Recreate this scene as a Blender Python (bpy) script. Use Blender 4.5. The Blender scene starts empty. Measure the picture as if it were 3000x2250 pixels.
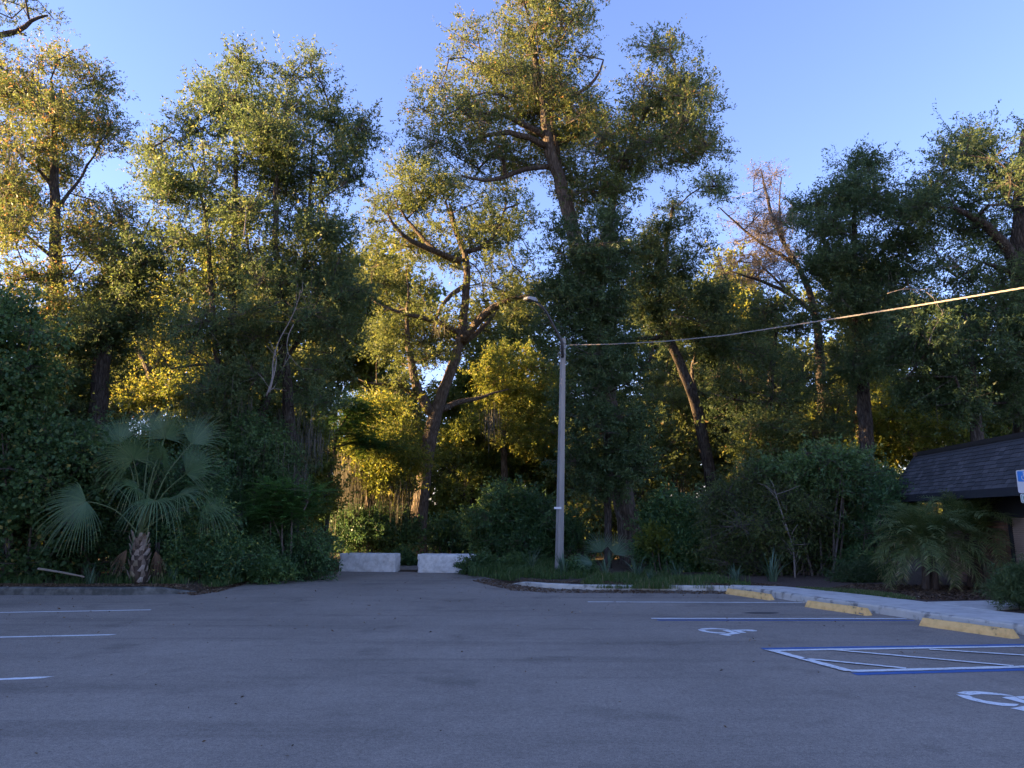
import bpy, math, random, zlib
import numpy as np
from mathutils import Vector, Matrix

# ------------------------------------------------------------------ camera, sky, sun, exposure
scene = bpy.context.scene
IMW, IMH, FPX = 3000.0, 2250.0, 2183.0
PITCH = math.radians(10.38)
CAM_H = 1.70
cam_d = bpy.data.cameras.new("camera")
cam_d.sensor_width = 36.0
cam_d.lens = 36.0 * FPX / IMW
cam_d.clip_start = 0.1
cam_d.clip_end = 3000
cam = bpy.data.objects.new("camera", cam_d)
scene.collection.objects.link(cam)
cam.location = (0, 0, CAM_H)
cam.rotation_euler = (math.pi / 2 + PITCH, 0, 0)
scene.camera = cam

SUN_AZ = math.radians(-91)          # measured from the view direction, negative to the left
SUN_EL = math.radians(12)
world = bpy.data.worlds.new("World")
scene.world = world
world.use_nodes = True
wn = world.node_tree
sky_n = wn.nodes.new("ShaderNodeTexSky")
sky_n.sky_type = 'NISHITA'
sky_n.sun_disc = False
sky_n.sun_elevation = SUN_EL
sky_n.sun_rotation = SUN_AZ
sky_n.altitude = 0
sky_n.air_density = 1.0
sky_n.dust_density = 0.05
sky_n.ozone_density = 3.3
bg = wn.nodes["Background"]
bg.inputs[1].default_value = 0.077
wb = wn.nodes.new("ShaderNodeMix")            # the phone's white balance: a little less green, evenly over the whole sky
wb.data_type = 'RGBA'; wb.blend_type = 'MULTIPLY'; wb.inputs[0].default_value = 1.0
wb.inputs[7].default_value = (1.10, 0.85, 1.02, 1)
wn.links.new(sky_n.outputs[0], wb.inputs[6])
wn.links.new(wb.outputs[2], bg.inputs[0])

sun_d = bpy.data.lights.new("sun", 'SUN')
sun_d.energy = 5.0
sun_d.angle = math.radians(0.5)
sun_d.color = (1.0, 0.63, 0.28)
sun = bpy.data.objects.new("sun", sun_d)
scene.collection.objects.link(sun)
sdir = Vector((math.sin(SUN_AZ) * math.cos(SUN_EL), math.cos(SUN_AZ) * math.cos(SUN_EL), math.sin(SUN_EL)))
sun.rotation_euler = sdir.to_track_quat('Z', 'Y').to_euler()
sun.location = (-40, 10, 30)

scene.view_settings.view_transform = 'Standard'
scene.view_settings.look = 'None'
scene.view_settings.gamma = 1
scene.view_settings.use_curve_mapping = False
scene.view_settings.exposure = 2.87
cy = scene.cycles
cy.max_bounces = 6
cy.diffuse_bounces = 4
cy.glossy_bounces = 2
cy.transmission_bounces = 4
cy.transparent_max_bounces = 4
cy.sample_clamp_indirect = 4
cy.use_denoising = True
cy.caustics_reflective = False
cy.caustics_refractive = False

# ------------------------------------------------------------------ helpers
rs = np.random.RandomState(7)
random.seed(7)
col = scene.collection

def ray(px, py):
    x = (px - IMW / 2) / FPX
    y = (IMH / 2 - py) / FPX
    return np.array([x, math.cos(PITCH) - y * math.sin(PITCH), math.sin(PITCH) + y * math.cos(PITCH)])

def P(px, py, d):
    """the point at distance d in front of the camera that the photograph shows at (px, py)"""
    r = ray(px, py)
    return np.array([0, 0, CAM_H]) + r * (d / r[1])

def G(px, py, z=0.0):
    """the point of the level z that the photograph shows at (px, py)"""
    r = ray(px, py)
    return np.array([0, 0, CAM_H]) + r * ((z - CAM_H) / r[2])

def tag(o, label=None, cat=None, group=None, kind=None):
    if label: o["label"] = label
    if cat: o["category"] = cat
    if group: o["group"] = group
    if kind: o["kind"] = kind
    return o

def empty(name, loc, label=None, cat=None, group=None):
    o = bpy.data.objects.new(name, None)
    o.empty_display_size = 0.2
    o.location = Vector(loc)
    col.objects.link(o)
    return tag(o, label, cat, group)

def link(name, me, parent=None, mat=None, loc=None):
    o = bpy.data.objects.new(name, me)
    col.objects.link(o)
    if mat is not None and not me.materials:
        me.materials.append(mat)
    if parent is not None:
        o.parent = parent
    if loc is not None:
        o.location = Vector(loc)
    return o

def mesh_np(name, V, F, smooth=False, attrs=None, quads=None):
    """V (n,3); F: (m,k) array of same-size faces, or list of such arrays"""
    me = bpy.data.meshes.new(name)
    V = np.asarray(V, dtype=np.float32)
    Fs = F if isinstance(F, list) else [F]
    Fs = [np.asarray(f, dtype=np.int32) for f in Fs if len(f)]
    me.vertices.add(len(V))
    me.vertices.foreach_set("co", V.ravel())
    idx = np.concatenate([f.ravel() for f in Fs])
    tot = np.concatenate([np.full(len(f), f.shape[1], np.int32) for f in Fs])
    start = np.concatenate([[0], np.cumsum(tot)[:-1]]).astype(np.int32)
    me.loops.add(len(idx))
    me.loops.foreach_set("vertex_index", idx)
    me.polygons.add(len(tot))
    me.polygons.foreach_set("loop_start", start)
    me.polygons.foreach_set("loop_total", tot)
    me.update(calc_edges=True)
    if smooth:
        me.polygons.foreach_set("use_smooth", np.ones(len(tot), bool))
    if attrs:
        for k, v in attrs.items():
            a = me.attributes.new(k, 'FLOAT', 'FACE')
            a.data.foreach_set("value", np.asarray(v, np.float32))
    me.update()
    return me

class MB:
    """collects polygons of one piece and links them as one mesh"""
    def __init__(s): s.v = []; s.f = []
    def poly(s, pts):
        n = len(s.v); s.v += [tuple(map(float, p)) for p in pts]; s.f.append(list(range(n, n + len(pts)))); return s
    def mesh(s, pts, faces):
        n = len(s.v); s.v += [tuple(map(float, p)) for p in pts]; s.f += [[i + n for i in f] for f in faces]; return s
    def box(s, lo, hi):
        (a, b, c), (d, e, f) = lo, hi
        return s.mesh([(a,b,c),(d,b,c),(d,e,c),(a,e,c),(a,b,f),(d,b,f),(d,e,f),(a,e,f)],
                      [(3,2,1,0),(4,5,6,7),(0,1,5,4),(1,2,6,5),(2,3,7,6),(3,0,4,7)])
    def prism(s, poly, z0, z1):
        n = len(poly)
        a = sum(poly[i][0]*poly[(i+1)%n][1]-poly[(i+1)%n][0]*poly[i][1] for i in range(n))
        if a < 0: poly = poly[::-1]
        pts = [(p[0], p[1], z0) for p in poly] + [(p[0], p[1], z1) for p in poly]
        fs = [list(range(n))[::-1], list(range(n, 2*n))] + [(i, (i+1)%n, n+(i+1)%n, n+i) for i in range(n)]
        return s.mesh(pts, fs)
    def tube(s, pts, rad, n=8, cap=True):
        V, F = tube_np(np.array(pts, float), np.array(rad, float) if hasattr(rad, '__len__') else np.full(len(pts), rad), n, cap)
        return s.mesh(V, F)
    def build(s, name, mat, parent=None, org=(0,0,0), smooth=False, bevel=0):
        me = bpy.data.meshes.new(name)
        o3 = np.array(org)
        me.from_pydata([tuple(np.array(v) - o3) for v in s.v], [], s.f)
        me.update()
        if smooth:
            for p in me.polygons: p.use_smooth = True
        o = link(name, me, parent, mat)
        if parent is None: o.location = Vector(org)
        if bevel:
            b = o.modifiers.new("bevel", 'BEVEL'); b.width = bevel; b.segments = 2; b.limit_method = 'ANGLE'
        return o

def tube_np(pts, rad, n=8, cap=True):
    m = len(pts)
    t = np.gradient(pts, axis=0); t /= np.linalg.norm(t, axis=1)[:, None] + 1e-9
    ref = np.array([0.31, 0.95, 0.05]); V = []
    for i in range(m):
        a = np.cross(t[i], ref); a /= np.linalg.norm(a) + 1e-9
        b = np.cross(t[i], a)
        for k in range(n):
            w = 2 * math.pi * k / n
            V.append(pts[i] + rad[i] * (math.cos(w) * a + math.sin(w) * b))
    F = [(i*n+k, i*n+(k+1)%n, (i+1)*n+(k+1)%n, (i+1)*n+k) for i in range(m-1) for k in range(n)]
    if cap: F += [tuple(range(n))[::-1], tuple(range((m-1)*n, m*n))]
    return V, F

def inside(poly, x, y):
    """vectorised point-in-polygon"""
    poly = np.asarray(poly, float); x = np.asarray(x, float); y = np.asarray(y, float)
    c = np.zeros(x.shape, bool)
    for i in range(len(poly)):
        (x0, y0), (x1, y1) = poly[i], poly[i-1]
        if y0 == y1: continue
        c ^= ((y0 > y) != (y1 > y)) & (x < (x1 - x0) * (y - y0) / (y1 - y0) + x0)
    return c

def edge_dist(poly, x, y):
    poly = np.asarray(poly, float)
    d = np.full(np.shape(x), 1e9)
    for i in range(len(poly)):
        a, b = poly[i-1], poly[i]
        ab = b - a; L = (ab**2).sum() + 1e-9
        t = np.clip(((x - a[0]) * ab[0] + (y - a[1]) * ab[1]) / L, 0, 1)
        d = np.minimum(d, np.hypot(x - a[0] - t*ab[0], y - a[1] - t*ab[1]))
    return d

# ------------------------------------------------------------------ materials
def nodes(name):
    m = bpy.data.materials.new(name); m.use_nodes = True
    nt = m.node_tree
    return m, nt, nt.nodes["Principled BSDF"], nt.nodes["Material Output"]

def N(nt, t, **kw):
    n = nt.nodes.new(t)
    for k, v in kw.items():
        if k in n.inputs.keys(): n.inputs[k].default_value = v
        else: setattr(n, k, v)
    return n

def ramp(nt, src, stops):
    r = nt.nodes.new("ShaderNodeValToRGB")
    while len(r.color_ramp.elements) > 1: r.color_ramp.elements.remove(r.color_ramp.elements[-1])
    r.color_ramp.elements[0].position = stops[0][0]; r.color_ramp.elements[0].color = (*stops[0][1], 1)
    for p, c in stops[1:]:
        e = r.color_ramp.elements.new(p); e.color = (*c, 1)
    nt.links.new(src, r.inputs[0])
    return r

def leaf_mat(name, stops, trans=0.48, rough=0.5, warm=1.0, spec=0.28):
    m, nt, b, out = nodes(name)
    a = N(nt, "ShaderNodeAttribute", attribute_name="tint")
    r = ramp(nt, a.outputs["Fac"], stops)
    b.inputs["Roughness"].default_value = rough
    b.inputs["Specular IOR Level"].default_value = spec
    nt.links.new(r.outputs[0], b.inputs["Base Color"])
    hs = N(nt, "ShaderNodeHueSaturation"); hs.inputs["Hue"].default_value = 0.5 - 0.026 * warm
    hs.inputs["Saturation"].default_value = 1.08; hs.inputs["Value"].default_value = 1.85
    nt.links.new(r.outputs[0], hs.inputs["Color"])
    t = N(nt, "ShaderNodeBsdfTranslucent")
    nt.links.new(hs.outputs[0], t.inputs["Color"])
    mx = N(nt, "ShaderNodeMixShader"); mx.inputs[0].default_value = trans
    nt.links.new(b.outputs[0], mx.inputs[1]); nt.links.new(t.outputs[0], mx.inputs[2])
    nt.links.new(mx.outputs[0], out.inputs[0])
    return m

def noise_mat(name, stops, scale=5.0, detail=6, rough=0.85, bump=0.0, bump_scale=None, stretch=(1,1,1), spec=0.3, dist=0.02):
    m, nt, b, out = nodes(name)
    tc = N(nt, "ShaderNodeTexCoord")
    mp = N(nt, "ShaderNodeMapping"); mp.inputs["Scale"].default_value = stretch
    nt.links.new(tc.outputs["Object"], mp.inputs[0])
    n = N(nt, "ShaderNodeTexNoise"); n.inputs["Scale"].default_value = scale; n.inputs["Detail"].default_value = detail; n.inputs["Roughness"].default_value = 0.62
    nt.links.new(mp.outputs[0], n.inputs["Vector"])
    r = ramp(nt, n.outputs["Fac"], stops)
    nt.links.new(r.outputs[0], b.inputs["Base Color"])
    b.inputs["Roughness"].default_value = rough
    b.inputs["Specular IOR Level"].default_value = spec
    if bump:
        n2 = N(nt, "ShaderNodeTexNoise"); n2.inputs["Scale"].default_value = bump_scale or scale * 3; n2.inputs["Detail"].default_value = 5
        nt.links.new(mp.outputs[0], n2.inputs["Vector"])
        bm = N(nt, "ShaderNodeBump"); bm.inputs["Strength"].default_value = bump; bm.inputs["Distance"].default_value = dist
        nt.links.new(n2.outputs["Fac"], bm.inputs["Height"]); nt.links.new(bm.outputs[0], b.inputs["Normal"])
    return m

def tint_mat(name, stops, rough=0.8, nscale=20, amt=0.25, spec=0.3):
    """colour from the object's own random number, mottled a little"""
    m, nt, b, out = nodes(name)
    oi = N(nt, "ShaderNodeObjectInfo")
    r = ramp(nt, oi.outputs["Random"], stops)
    tc = N(nt, "ShaderNodeTexCoord")
    n = N(nt, "ShaderNodeTexNoise"); n.inputs["Scale"].default_value = nscale; n.inputs["Detail"].default_value = 5
    nt.links.new(tc.outputs["Object"], n.inputs["Vector"])
    mm = N(nt, "ShaderNodeMapRange"); mm.inputs[3].default_value = 1 - amt; mm.inputs[4].default_value = 1 + amt
    nt.links.new(n.outputs["Fac"], mm.inputs[0])
    mul = N(nt, "ShaderNodeVectorMath", operation='SCALE')
    nt.links.new(r.outputs[0], mul.inputs[0]); nt.links.new(mm.outputs[0], mul.inputs["Scale"])
    nt.links.new(mul.outputs[0], b.inputs["Base Color"])
    b.inputs["Roughness"].default_value = rough; b.inputs["Specular IOR Level"].default_value = spec
    return m

def asphalt_mat():
    m, nt, b, out = nodes("asphalt")
    tc = N(nt, "ShaderNodeTexCoord")
    def noise(scale, detail, st=(1,1,1), rot=0.0, rough=0.6):
        mp = N(nt, "ShaderNodeMapping"); mp.inputs["Scale"].default_value = st; mp.inputs["Rotation"].default_value = (0, 0, rot)
        nt.links.new(tc.outputs["Object"], mp.inputs[0])
        n = N(nt, "ShaderNodeTexNoise"); n.inputs["Scale"].default_value = scale; n.inputs["Detail"].default_value = detail; n.inputs["Roughness"].default_value = rough
        nt.links.new(mp.outputs[0], n.inputs["Vector"]); return n
    big = noise(0.35, 5); streak = noise(0.9, 6, (0.3, 1.3, 1), 0.25); fine = noise(95, 3, rough=0.8); mid = noise(6, 6)
    def mathn(op, a, bb):
        n = N(nt, "ShaderNodeMath", operation=op)
        for i, v in enumerate((a, bb)):
            if isinstance(v, (int, float)): n.inputs[i].default_value = v
            else: nt.links.new(v, n.inputs[i])
        return n.outputs[0]
    def rng(src, lo, hi, a, c):
        n = N(nt, "ShaderNodeMapRange"); nt.links.new(src, n.inputs[0])
        n.inputs[1].default_value = lo; n.inputs[2].default_value = hi; n.inputs[3].default_value = a; n.inputs[4].default_value = c
        return n.outputs[0]
    v = mathn('MULTIPLY', rng(big.outputs["Fac"], .3, .7, .82, 1.15), rng(streak.outputs["Fac"], .3, .7, .93, 1.06))
    v = mathn('MULTIPLY', v, rng(fine.outputs["Fac"], .3, .7, .45, 1.55))
    v = mathn('MULTIPLY', v, rng(mid.outputs["Fac"], .3, .7, .90, 1.10))
    sp = noise(26, 4, rough=0.75); v = mathn('MULTIPLY', v, rng(sp.outputs["Fac"], .34, .66, .76, 1.24))
    st = noise(0.8, 3); v = mathn('MULTIPLY', v, rng(st.outputs["Fac"], .58, .70, 1.0, .76))          # old stains
    ty = noise(0.55, 6, (0.22, 2.6, 1), 0.42); v = mathn('MULTIPLY', v, rng(ty.outputs["Fac"], .55, .66, 1.0, .82))   # scuffs of turning tyres
    # older patched strip that runs away along the lot: darker towards the far end of the drive
    r = N(nt, "ShaderNodeVectorMath", operation='SCALE'); r.inputs[0].default_value = (0.25, 0.212, 0.172)
    nt.links.new(v, r.inputs["Scale"])
    # pale grit
    vo = N(nt, "ShaderNodeTexVoronoi"); vo.inputs["Scale"].default_value = 42
    nt.links.new(tc.outputs["Object"], vo.inputs["Vector"])
    g = rng(vo.outputs["Distance"], 0.10, 0.16, 1.0, 0.0)
    sel = N(nt, "ShaderNodeSeparateColor"); nt.links.new(vo.outputs["Color"], sel.inputs[0])
    g = mathn('MULTIPLY', g, rng(sel.outputs[0], 0.88, 0.9, 0.0, 0.55))
    mx = N(nt, "ShaderNodeMix", data_type='RGBA'); nt.links.new(g, mx.inputs[0]); nt.links.new(r.outputs[0], mx.inputs[6]); mx.inputs[7].default_value = (.42, .41, .40, 1)
    # cracks
    wv = noise(1.3, 4)
    vc = N(nt, "ShaderNodeTexVoronoi", feature='DISTANCE_TO_EDGE'); vc.inputs["Scale"].default_value = 0.16
    ad = N(nt, "ShaderNodeVectorMath", operation='ADD')
    sc = N(nt, "ShaderNodeVectorMath", operation='SCALE'); nt.links.new(wv.outputs["Color"], sc.inputs[0]); sc.inputs["Scale"].default_value = 1.1
    nt.links.new(tc.outputs["Object"], ad.inputs[0]); nt.links.new(sc.outputs[0], ad.inputs[1]); nt.links.new(ad.outputs[0], vc.inputs["Vector"])
    ck = rng(vc.outputs["Distance"], 0.0, 0.003, 0.10, 0.0)
    mx2 = N(nt, "ShaderNodeMix", data_type='RGBA'); nt.links.new(ck, mx2.inputs[0]); nt.links.new(mx.outputs[2], mx2.inputs[6]); mx2.inputs[7].default_value = (.04, .04, .042, 1)
    nt.links.new(mx2.outputs[2], b.inputs["Base Color"])
    b.inputs["Roughness"].default_value = 0.88; b.inputs["Specular IOR Level"].default_value = 0.32
    bm = N(nt, "ShaderNodeBump"); bm.inputs["Strength"].default_value = 0.55; bm.inputs["Distance"].default_value = 0.006
    nt.links.new(fine.outputs["Fac"], bm.inputs["Height"]); nt.links.new(bm.outputs[0], b.inputs["Normal"])
    return m

def paint_mat(name, color, wear=(0.19, 0.175, 0.15), lo=0.33, hi=0.42):
    m, nt, b, out = nodes(name)
    tc = N(nt, "ShaderNodeTexCoord")
    n = N(nt, "ShaderNodeTexNoise"); n.inputs["Scale"].default_value = 38; n.inputs["Detail"].default_value = 6; n.inputs["Roughness"].default_value = 0.7
    nt.links.new(tc.outputs["Object"], n.inputs["Vector"])
    n3 = N(nt, "ShaderNodeTexNoise"); n3.inputs["Scale"].default_value = 2.3; n3.inputs["Detail"].default_value = 4
    nt.links.new(tc.outputs["Object"], n3.inputs["Vector"])
    ad = N(nt, "ShaderNodeMath", operation='MULTIPLY_ADD'); nt.links.new(n3.outputs["Fac"], ad.inputs[0]); ad.inputs[1].default_value = .35; ad.inputs[2].default_value = -.175
    sm = N(nt, "ShaderNodeMath", operation='ADD'); nt.links.new(n.outputs["Fac"], sm.inputs[0]); nt.links.new(ad.outputs[0], sm.inputs[1])
    r = ramp(nt, sm.outputs[0], [(0, wear), (lo, wear), (hi, tuple(c*0.78 for c in color)), (hi + .14, tuple(c*0.93 for c in color)), (1, color)])
    nt.links.new(r.outputs[0], b.inputs["Base Color"])
    b.inputs["Roughness"].default_value = 0.7; b.inputs["Specular IOR Level"].default_value = 0.3
    return m

M = {}
M['asphalt'] = asphalt_mat()
M['white_paint'] = paint_mat('white_road_paint', (.82, .82, .80))
M['blue_paint'] = paint_mat('blue_road_paint', (.06, .14, .36), lo=.26, hi=.33)
M['concrete'] = noise_mat('walk_concrete', [(0, (.34,.31,.28)), (.38, (.46,.43,.39)), (.55, (.56,.53,.48)), (1, (.63,.60,.55))], 3.5, 9, .9, .35, 60, dist=.006)
M['kerb_pale'] = noise_mat('pale_kerb_concrete', [(0, (.05,.05,.045)), (.36, (.20,.19,.17)), (.48, (.46,.44,.39)), (1, (.58,.56,.51))], 4.5, 9, .92, .5, 40, dist=.008)
M['kerb_dark'] = noise_mat('grimy_kerb_concrete', [(0, (.03,.032,.03)), (.42, (.075,.078,.072)), (.6, (.15,.15,.14)), (1, (.24,.24,.23))], 4.5, 9, .95, .5, 40, dist=.008)
M['barrier'] = noise_mat('weathered_barrier_concrete', [(0, (.06,.06,.056)), (.28, (.16,.158,.15)), (.36, (.50,.49,.46)), (.58, (.70,.69,.66)), (1, (.76,.75,.73))], 4.2, 12, .9, .6, 30, dist=.01)
M['yellow'] = noise_mat('yellow_stop_paint', [(0, (.10,.08,.06)), (.36, (.24,.18,.11)), (.41, (.64,.40,.15)), (.55, (.80,.50,.19)), (1, (.86,.60,.27))], 7.5, 12, .8, .35, 30, dist=.006)
M['soil'] = noise_mat('leaf_litter_ground', [(0, (.02,.015,.01)), (.4, (.05,.036,.024)), (.55, (.085,.062,.042)), (.7, (.05,.055,.025)), (1, (.12,.095,.07))], 3.0, 12, .97, .8, 25, dist=.04)
M['mulch'] = noise_mat('bark_mulch', [(0, (.025,.016,.012)), (.45, (.075,.05,.038)), (.6, (.12,.085,.065)), (1, (.2,.16,.13))], 22, 8, .97, .9, 60, dist=.03)
M['sand'] = noise_mat('sandy_track', [(0, (.10,.085,.07)), (.5, (.22,.19,.16)), (1, (.32,.28,.24))], 4, 8, .95, .5, 30)
def bark_mat(name, dark, mid, light):
    m, nt, b, out = nodes(name)
    tc = N(nt, "ShaderNodeTexCoord")
    def tex(sc, st, kind="n"):
        mp = N(nt, "ShaderNodeMapping"); mp.inputs["Scale"].default_value = st; nt.links.new(tc.outputs["Object"], mp.inputs[0])
        if kind == "v":
            v = N(nt, "ShaderNodeTexVoronoi", feature='DISTANCE_TO_EDGE'); v.inputs["Scale"].default_value = sc
            nt.links.new(mp.outputs[0], v.inputs["Vector"]); return v.outputs["Distance"]
        n = N(nt, "ShaderNodeTexNoise"); n.inputs["Scale"].default_value = sc; n.inputs["Detail"].default_value = 8; n.inputs["Roughness"].default_value = .7
        nt.links.new(mp.outputs[0], n.inputs["Vector"]); return n.outputs["Fac"]
    plates = tex(13, (1, 1, .22), "v"); grain = tex(10, (1, 1, .3)); lich = tex(2.2, (1, 1, .8))
    r1 = ramp(nt, plates, [(0, dark), (.10, mid), (.4, light)])
    r2 = ramp(nt, grain, [(.3, dark), (.5, mid), (.72, light)])
    mx = N(nt, "ShaderNodeMix", data_type='RGBA'); mx.inputs[0].default_value = .55
    nt.links.new(r1.outputs[0], mx.inputs[6]); nt.links.new(r2.outputs[0], mx.inputs[7])
    r3 = ramp(nt, lich, [(.58, (0, 0, 0)), (.7, (.5, .5, .5))])
    mx2 = N(nt, "ShaderNodeMix", data_type='RGBA'); nt.links.new(r3.outputs[0], mx2.inputs[0]); nt.links.new(mx.outputs[2], mx2.inputs[6]); mx2.inputs[7].default_value = (.26, .26, .22, 1)
    nt.links.new(mx2.outputs[2], b.inputs["Base Color"]); b.inputs["Roughness"].default_value = .95; b.inputs["Specular IOR Level"].default_value = .15
    bm = N(nt, "ShaderNodeBump"); bm.inputs["Strength"].default_value = 1.0; bm.inputs["Distance"].default_value = .06
    nt.links.new(plates, bm.inputs["Height"]); nt.links.new(bm.outputs[0], b.inputs["Normal"])
    return m
M['bark'] = bark_mat('oak_bark', (.016,.013,.011), (.06,.05,.042), (.15,.13,.115))
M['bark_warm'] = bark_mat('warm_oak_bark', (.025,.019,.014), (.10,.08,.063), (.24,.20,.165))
M['twig'] = noise_mat('grey_twigs', [(0, (.05,.042,.035)), (.5, (.12,.10,.085)), (1, (.24,.21,.185))], 4, 4, .9)
M['deadwood'] = noise_mat('bare_branches', [(0, (.12,.10,.085)), (.5, (.22,.19,.165)), (1, (.34,.30,.27))], 4, 4, .9)
M['moss'] = leaf_mat('hanging_moss', [(0, (.06,.06,.045)), (.5, (.105,.10,.078)), (1, (.17,.16,.125))], .35, .9, 0.3)
M['oak_a'] = leaf_mat('oak_leaves', [(0, (0.040,0.061,0.024)), (.35, (0.076,0.111,0.037)), (.75, (0.131,0.163,0.051)), (.95, (0.194,0.203,0.057)), (1, (0.270,0.186,0.076))])
M['oak_b'] = leaf_mat('dark_oak_leaves', [(0, (0.038,0.069,0.031)), (.4, (0.071,0.113,0.045)), (.8, (0.121,0.163,0.060)), (1, (0.190,0.200,0.069))])
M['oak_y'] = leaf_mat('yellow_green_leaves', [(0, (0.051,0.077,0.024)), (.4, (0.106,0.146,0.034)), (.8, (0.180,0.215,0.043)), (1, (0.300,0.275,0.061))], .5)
M['cedar'] = leaf_mat('cedar_sprays', [(0, (.030,.056,.022)), (.5, (.056,.094,.034)), (1, (.10,.14,.05))], .28)
M['shrub'] = leaf_mat('dark_shrub_leaves', [(0, (0.037,0.084,0.037)), (.5, (0.074,0.147,0.053)), (.9, (0.144,0.237,0.068)), (1, (0.340,0.340,0.077))], .32, .42)
M['vine'] = leaf_mat('vine_leaves', [(0, (0.038,0.078,0.030)), (.5, (0.072,0.134,0.045)), (.93, (0.121,0.189,0.058)), (1, (0.271,0.238,0.068))], .36, .42)
M['feather'] = leaf_mat('feathery_leaves', [(0, (0.026,0.072,0.022)), (.5, (0.055,0.138,0.034)), (1, (0.102,0.204,0.048))], .42, .5)
M['sparse'] = leaf_mat('sparse_greyish_leaves', [(0, (.09,.085,.055)), (.5, (.17,.15,.105)), (1, (.27,.235,.18))], .4)
M['grass'] = leaf_mat('grass_blades', [(0, (0.029,0.060,0.018)), (.5, (0.058,0.111,0.031)), (.85, (0.104,0.156,0.052)), (1, (0.260,0.221,0.117))], .35)
M['strap'] = leaf_mat('strap_leaves', [(0, (0.047,0.088,0.053)), (.5, (0.086,0.144,0.088)), (1, (0.156,0.218,0.140))], .25, .42)
M['palm'] = leaf_mat('palm_blades', [(0, (.042,.085,.034)), (.5, (.078,.138,.052)), (.9, (.13,.20,.075)), (1, (.26,.25,.10))], .22, .36, 1.0, .45)
M['date'] = leaf_mat('date_palm_leaflets', [(0, (.05,.085,.032)), (.5, (.095,.145,.05)), (.85, (.17,.20,.07)), (1, (.34,.29,.15))], .3, .42)
M['petiole'] = noise_mat('green_petiole', [(0, (.05,.08,.03)), (1, (.11,.14,.055))], 6, 3, .55)
M['boot'] = tint_mat('palm_boots', [(0, (.16,.12,.09)), (.4, (.27,.21,.17)), (.75, (.36,.31,.27)), (1, (.20,.16,.10))], .9, 14, .45)
M['fibre'] = noise_mat('palm_fibre', [(0, (.02,.015,.012)), (.5, (.07,.05,.04)), (1, (.15,.12,.10))], 14, 6, .97, .8, 40, (1,1,.2))
M['litter'] = leaf_mat('fallen_leaves', [(0, (.05,.03,.018)), (.5, (.13,.078,.045)), (.9, (.22,.15,.09)), (1, (.34,.29,.21))], .1, .8, 0)
M['pole'] = noise_mat('pole_concrete', [(0, (.17,.155,.14)), (.45, (.28,.26,.235)), (1, (.40,.375,.345))], 9, 8, .92, .5, 50, (1,1,.12), dist=.006)
M['metal'] = noise_mat('galvanised_metal', [(0, (.20,.205,.21)), (1, (.30,.305,.31))], 12, 3, .6, spec=.6)
M['dark_metal'] = noise_mat('dark_metal', [(0, (.022,.023,.025)), (1, (.045,.046,.05))], 10, 3, .55, spec=.5)
M['lens'] = noise_mat('lamp_lens', [(0, (.09,.09,.095)), (1, (.13,.13,.14))], 8, 2, .3, spec=.5)
M['cable'] = noise_mat('twisted_cable', [(0, (.16,.15,.13)), (1, (.30,.28,.25))], 20, 3, .6)
M['shingle'] = tint_mat('asphalt_shingles', [(0, (.040,.041,.045)), (.5, (.055,.056,.060)), (.8, (.068,.068,.073)), (1, (.085,.084,.086))], .93, 60, .3)
M['roof_trim'] = noise_mat('dark_roof_trim', [(0, (.018,.016,.015)), (1, (.035,.032,.030))], 8, 4, .7)
M['navy'] = noise_mat('dark_painted_boards', [(0, (.016,.018,.022)), (1, (.028,.031,.036))], 5, 4, .75)
M['brick'] = tint_mat('red_brown_bricks', [(0, (.17,.10,.07)), (.5, (.25,.145,.10)), (1, (.33,.20,.145))], .93, 40, .3)
M['mortar'] = noise_mat('mortar', [(0, (.10,.085,.075)), (1, (.17,.15,.135))], 30, 4, .97)
M['blind'] = noise_mat('tan_slats', [(0, (.26,.19,.145)), (1, (.34,.25,.19))], 10, 3, .6)
M['glass'] = noise_mat('dark_window_glass', [(0, (.01,.011,.012)), (1, (.014,.015,.016))], 1, 1, .08, spec=.7)
M['sign_white'] = noise_mat('sign_white', [(0, (.62,.64,.66)), (1, (.70,.71,.73))], 4, 3, .45, spec=.5)
M['sign_blue'] = noise_mat('sign_blue', [(0, (.04,.22,.62)), (1, (.05,.26,.70))], 4, 3, .45, spec=.5)
M['sign_green'] = noise_mat('sign_green', [(0, (.03,.22,.14)), (1, (.04,.26,.17))], 4, 3, .45, spec=.5)
M['wood_pale'] = noise_mat('bleached_wood', [(0, (.20,.17,.13)), (1, (.38,.33,.27))], 6, 6, .8, stretch=(.2,1,1))
# ------------------------------------------------------------------ the lot, its edges and the ground
def GL(pts, z=0.0):
    return [tuple(G(a, b, z)[:2]) for a, b in pts]

def extend(a, b, L):
    a = np.array(a[:2]); b = np.array(b[:2]); d = (b - a) / np.linalg.norm(b - a)
    return tuple(b + d * L)

left_kerb = GL([(0,1743),(180,1744),(366,1744),(480,1741),(537,1739),(580,1735)])
left_kerb = [extend(left_kerb[1], left_kerb[0], 26)] + left_kerb
left_edge = GL([(620,1727),(655,1716),(690,1706),(735,1699),(780,1696),(830,1692),(870,1690),(915,1686),(950,1679),(985,1674)])
back_edge = GL([(1060,1674),(1120,1676),(1180,1675),(1240,1677),(1310,1678),(1385,1682),(1430,1693),(1465,1703)])
right_kerb = GL([(1500,1711),(1530,1717),(1590,1724),(1680,1728),(1750,1730),(1900,1731),(2040,1732),(2139,1733)])
walk_kerb = GL([(2139,1733),(2248,1748),(2347,1765),(2455,1781),(2546,1794),(2676,1814),(2840,1838),(3000,1861)])
walk_kerb.append(extend(walk_kerb[-3], walk_kerb[-1], 24))

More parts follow.
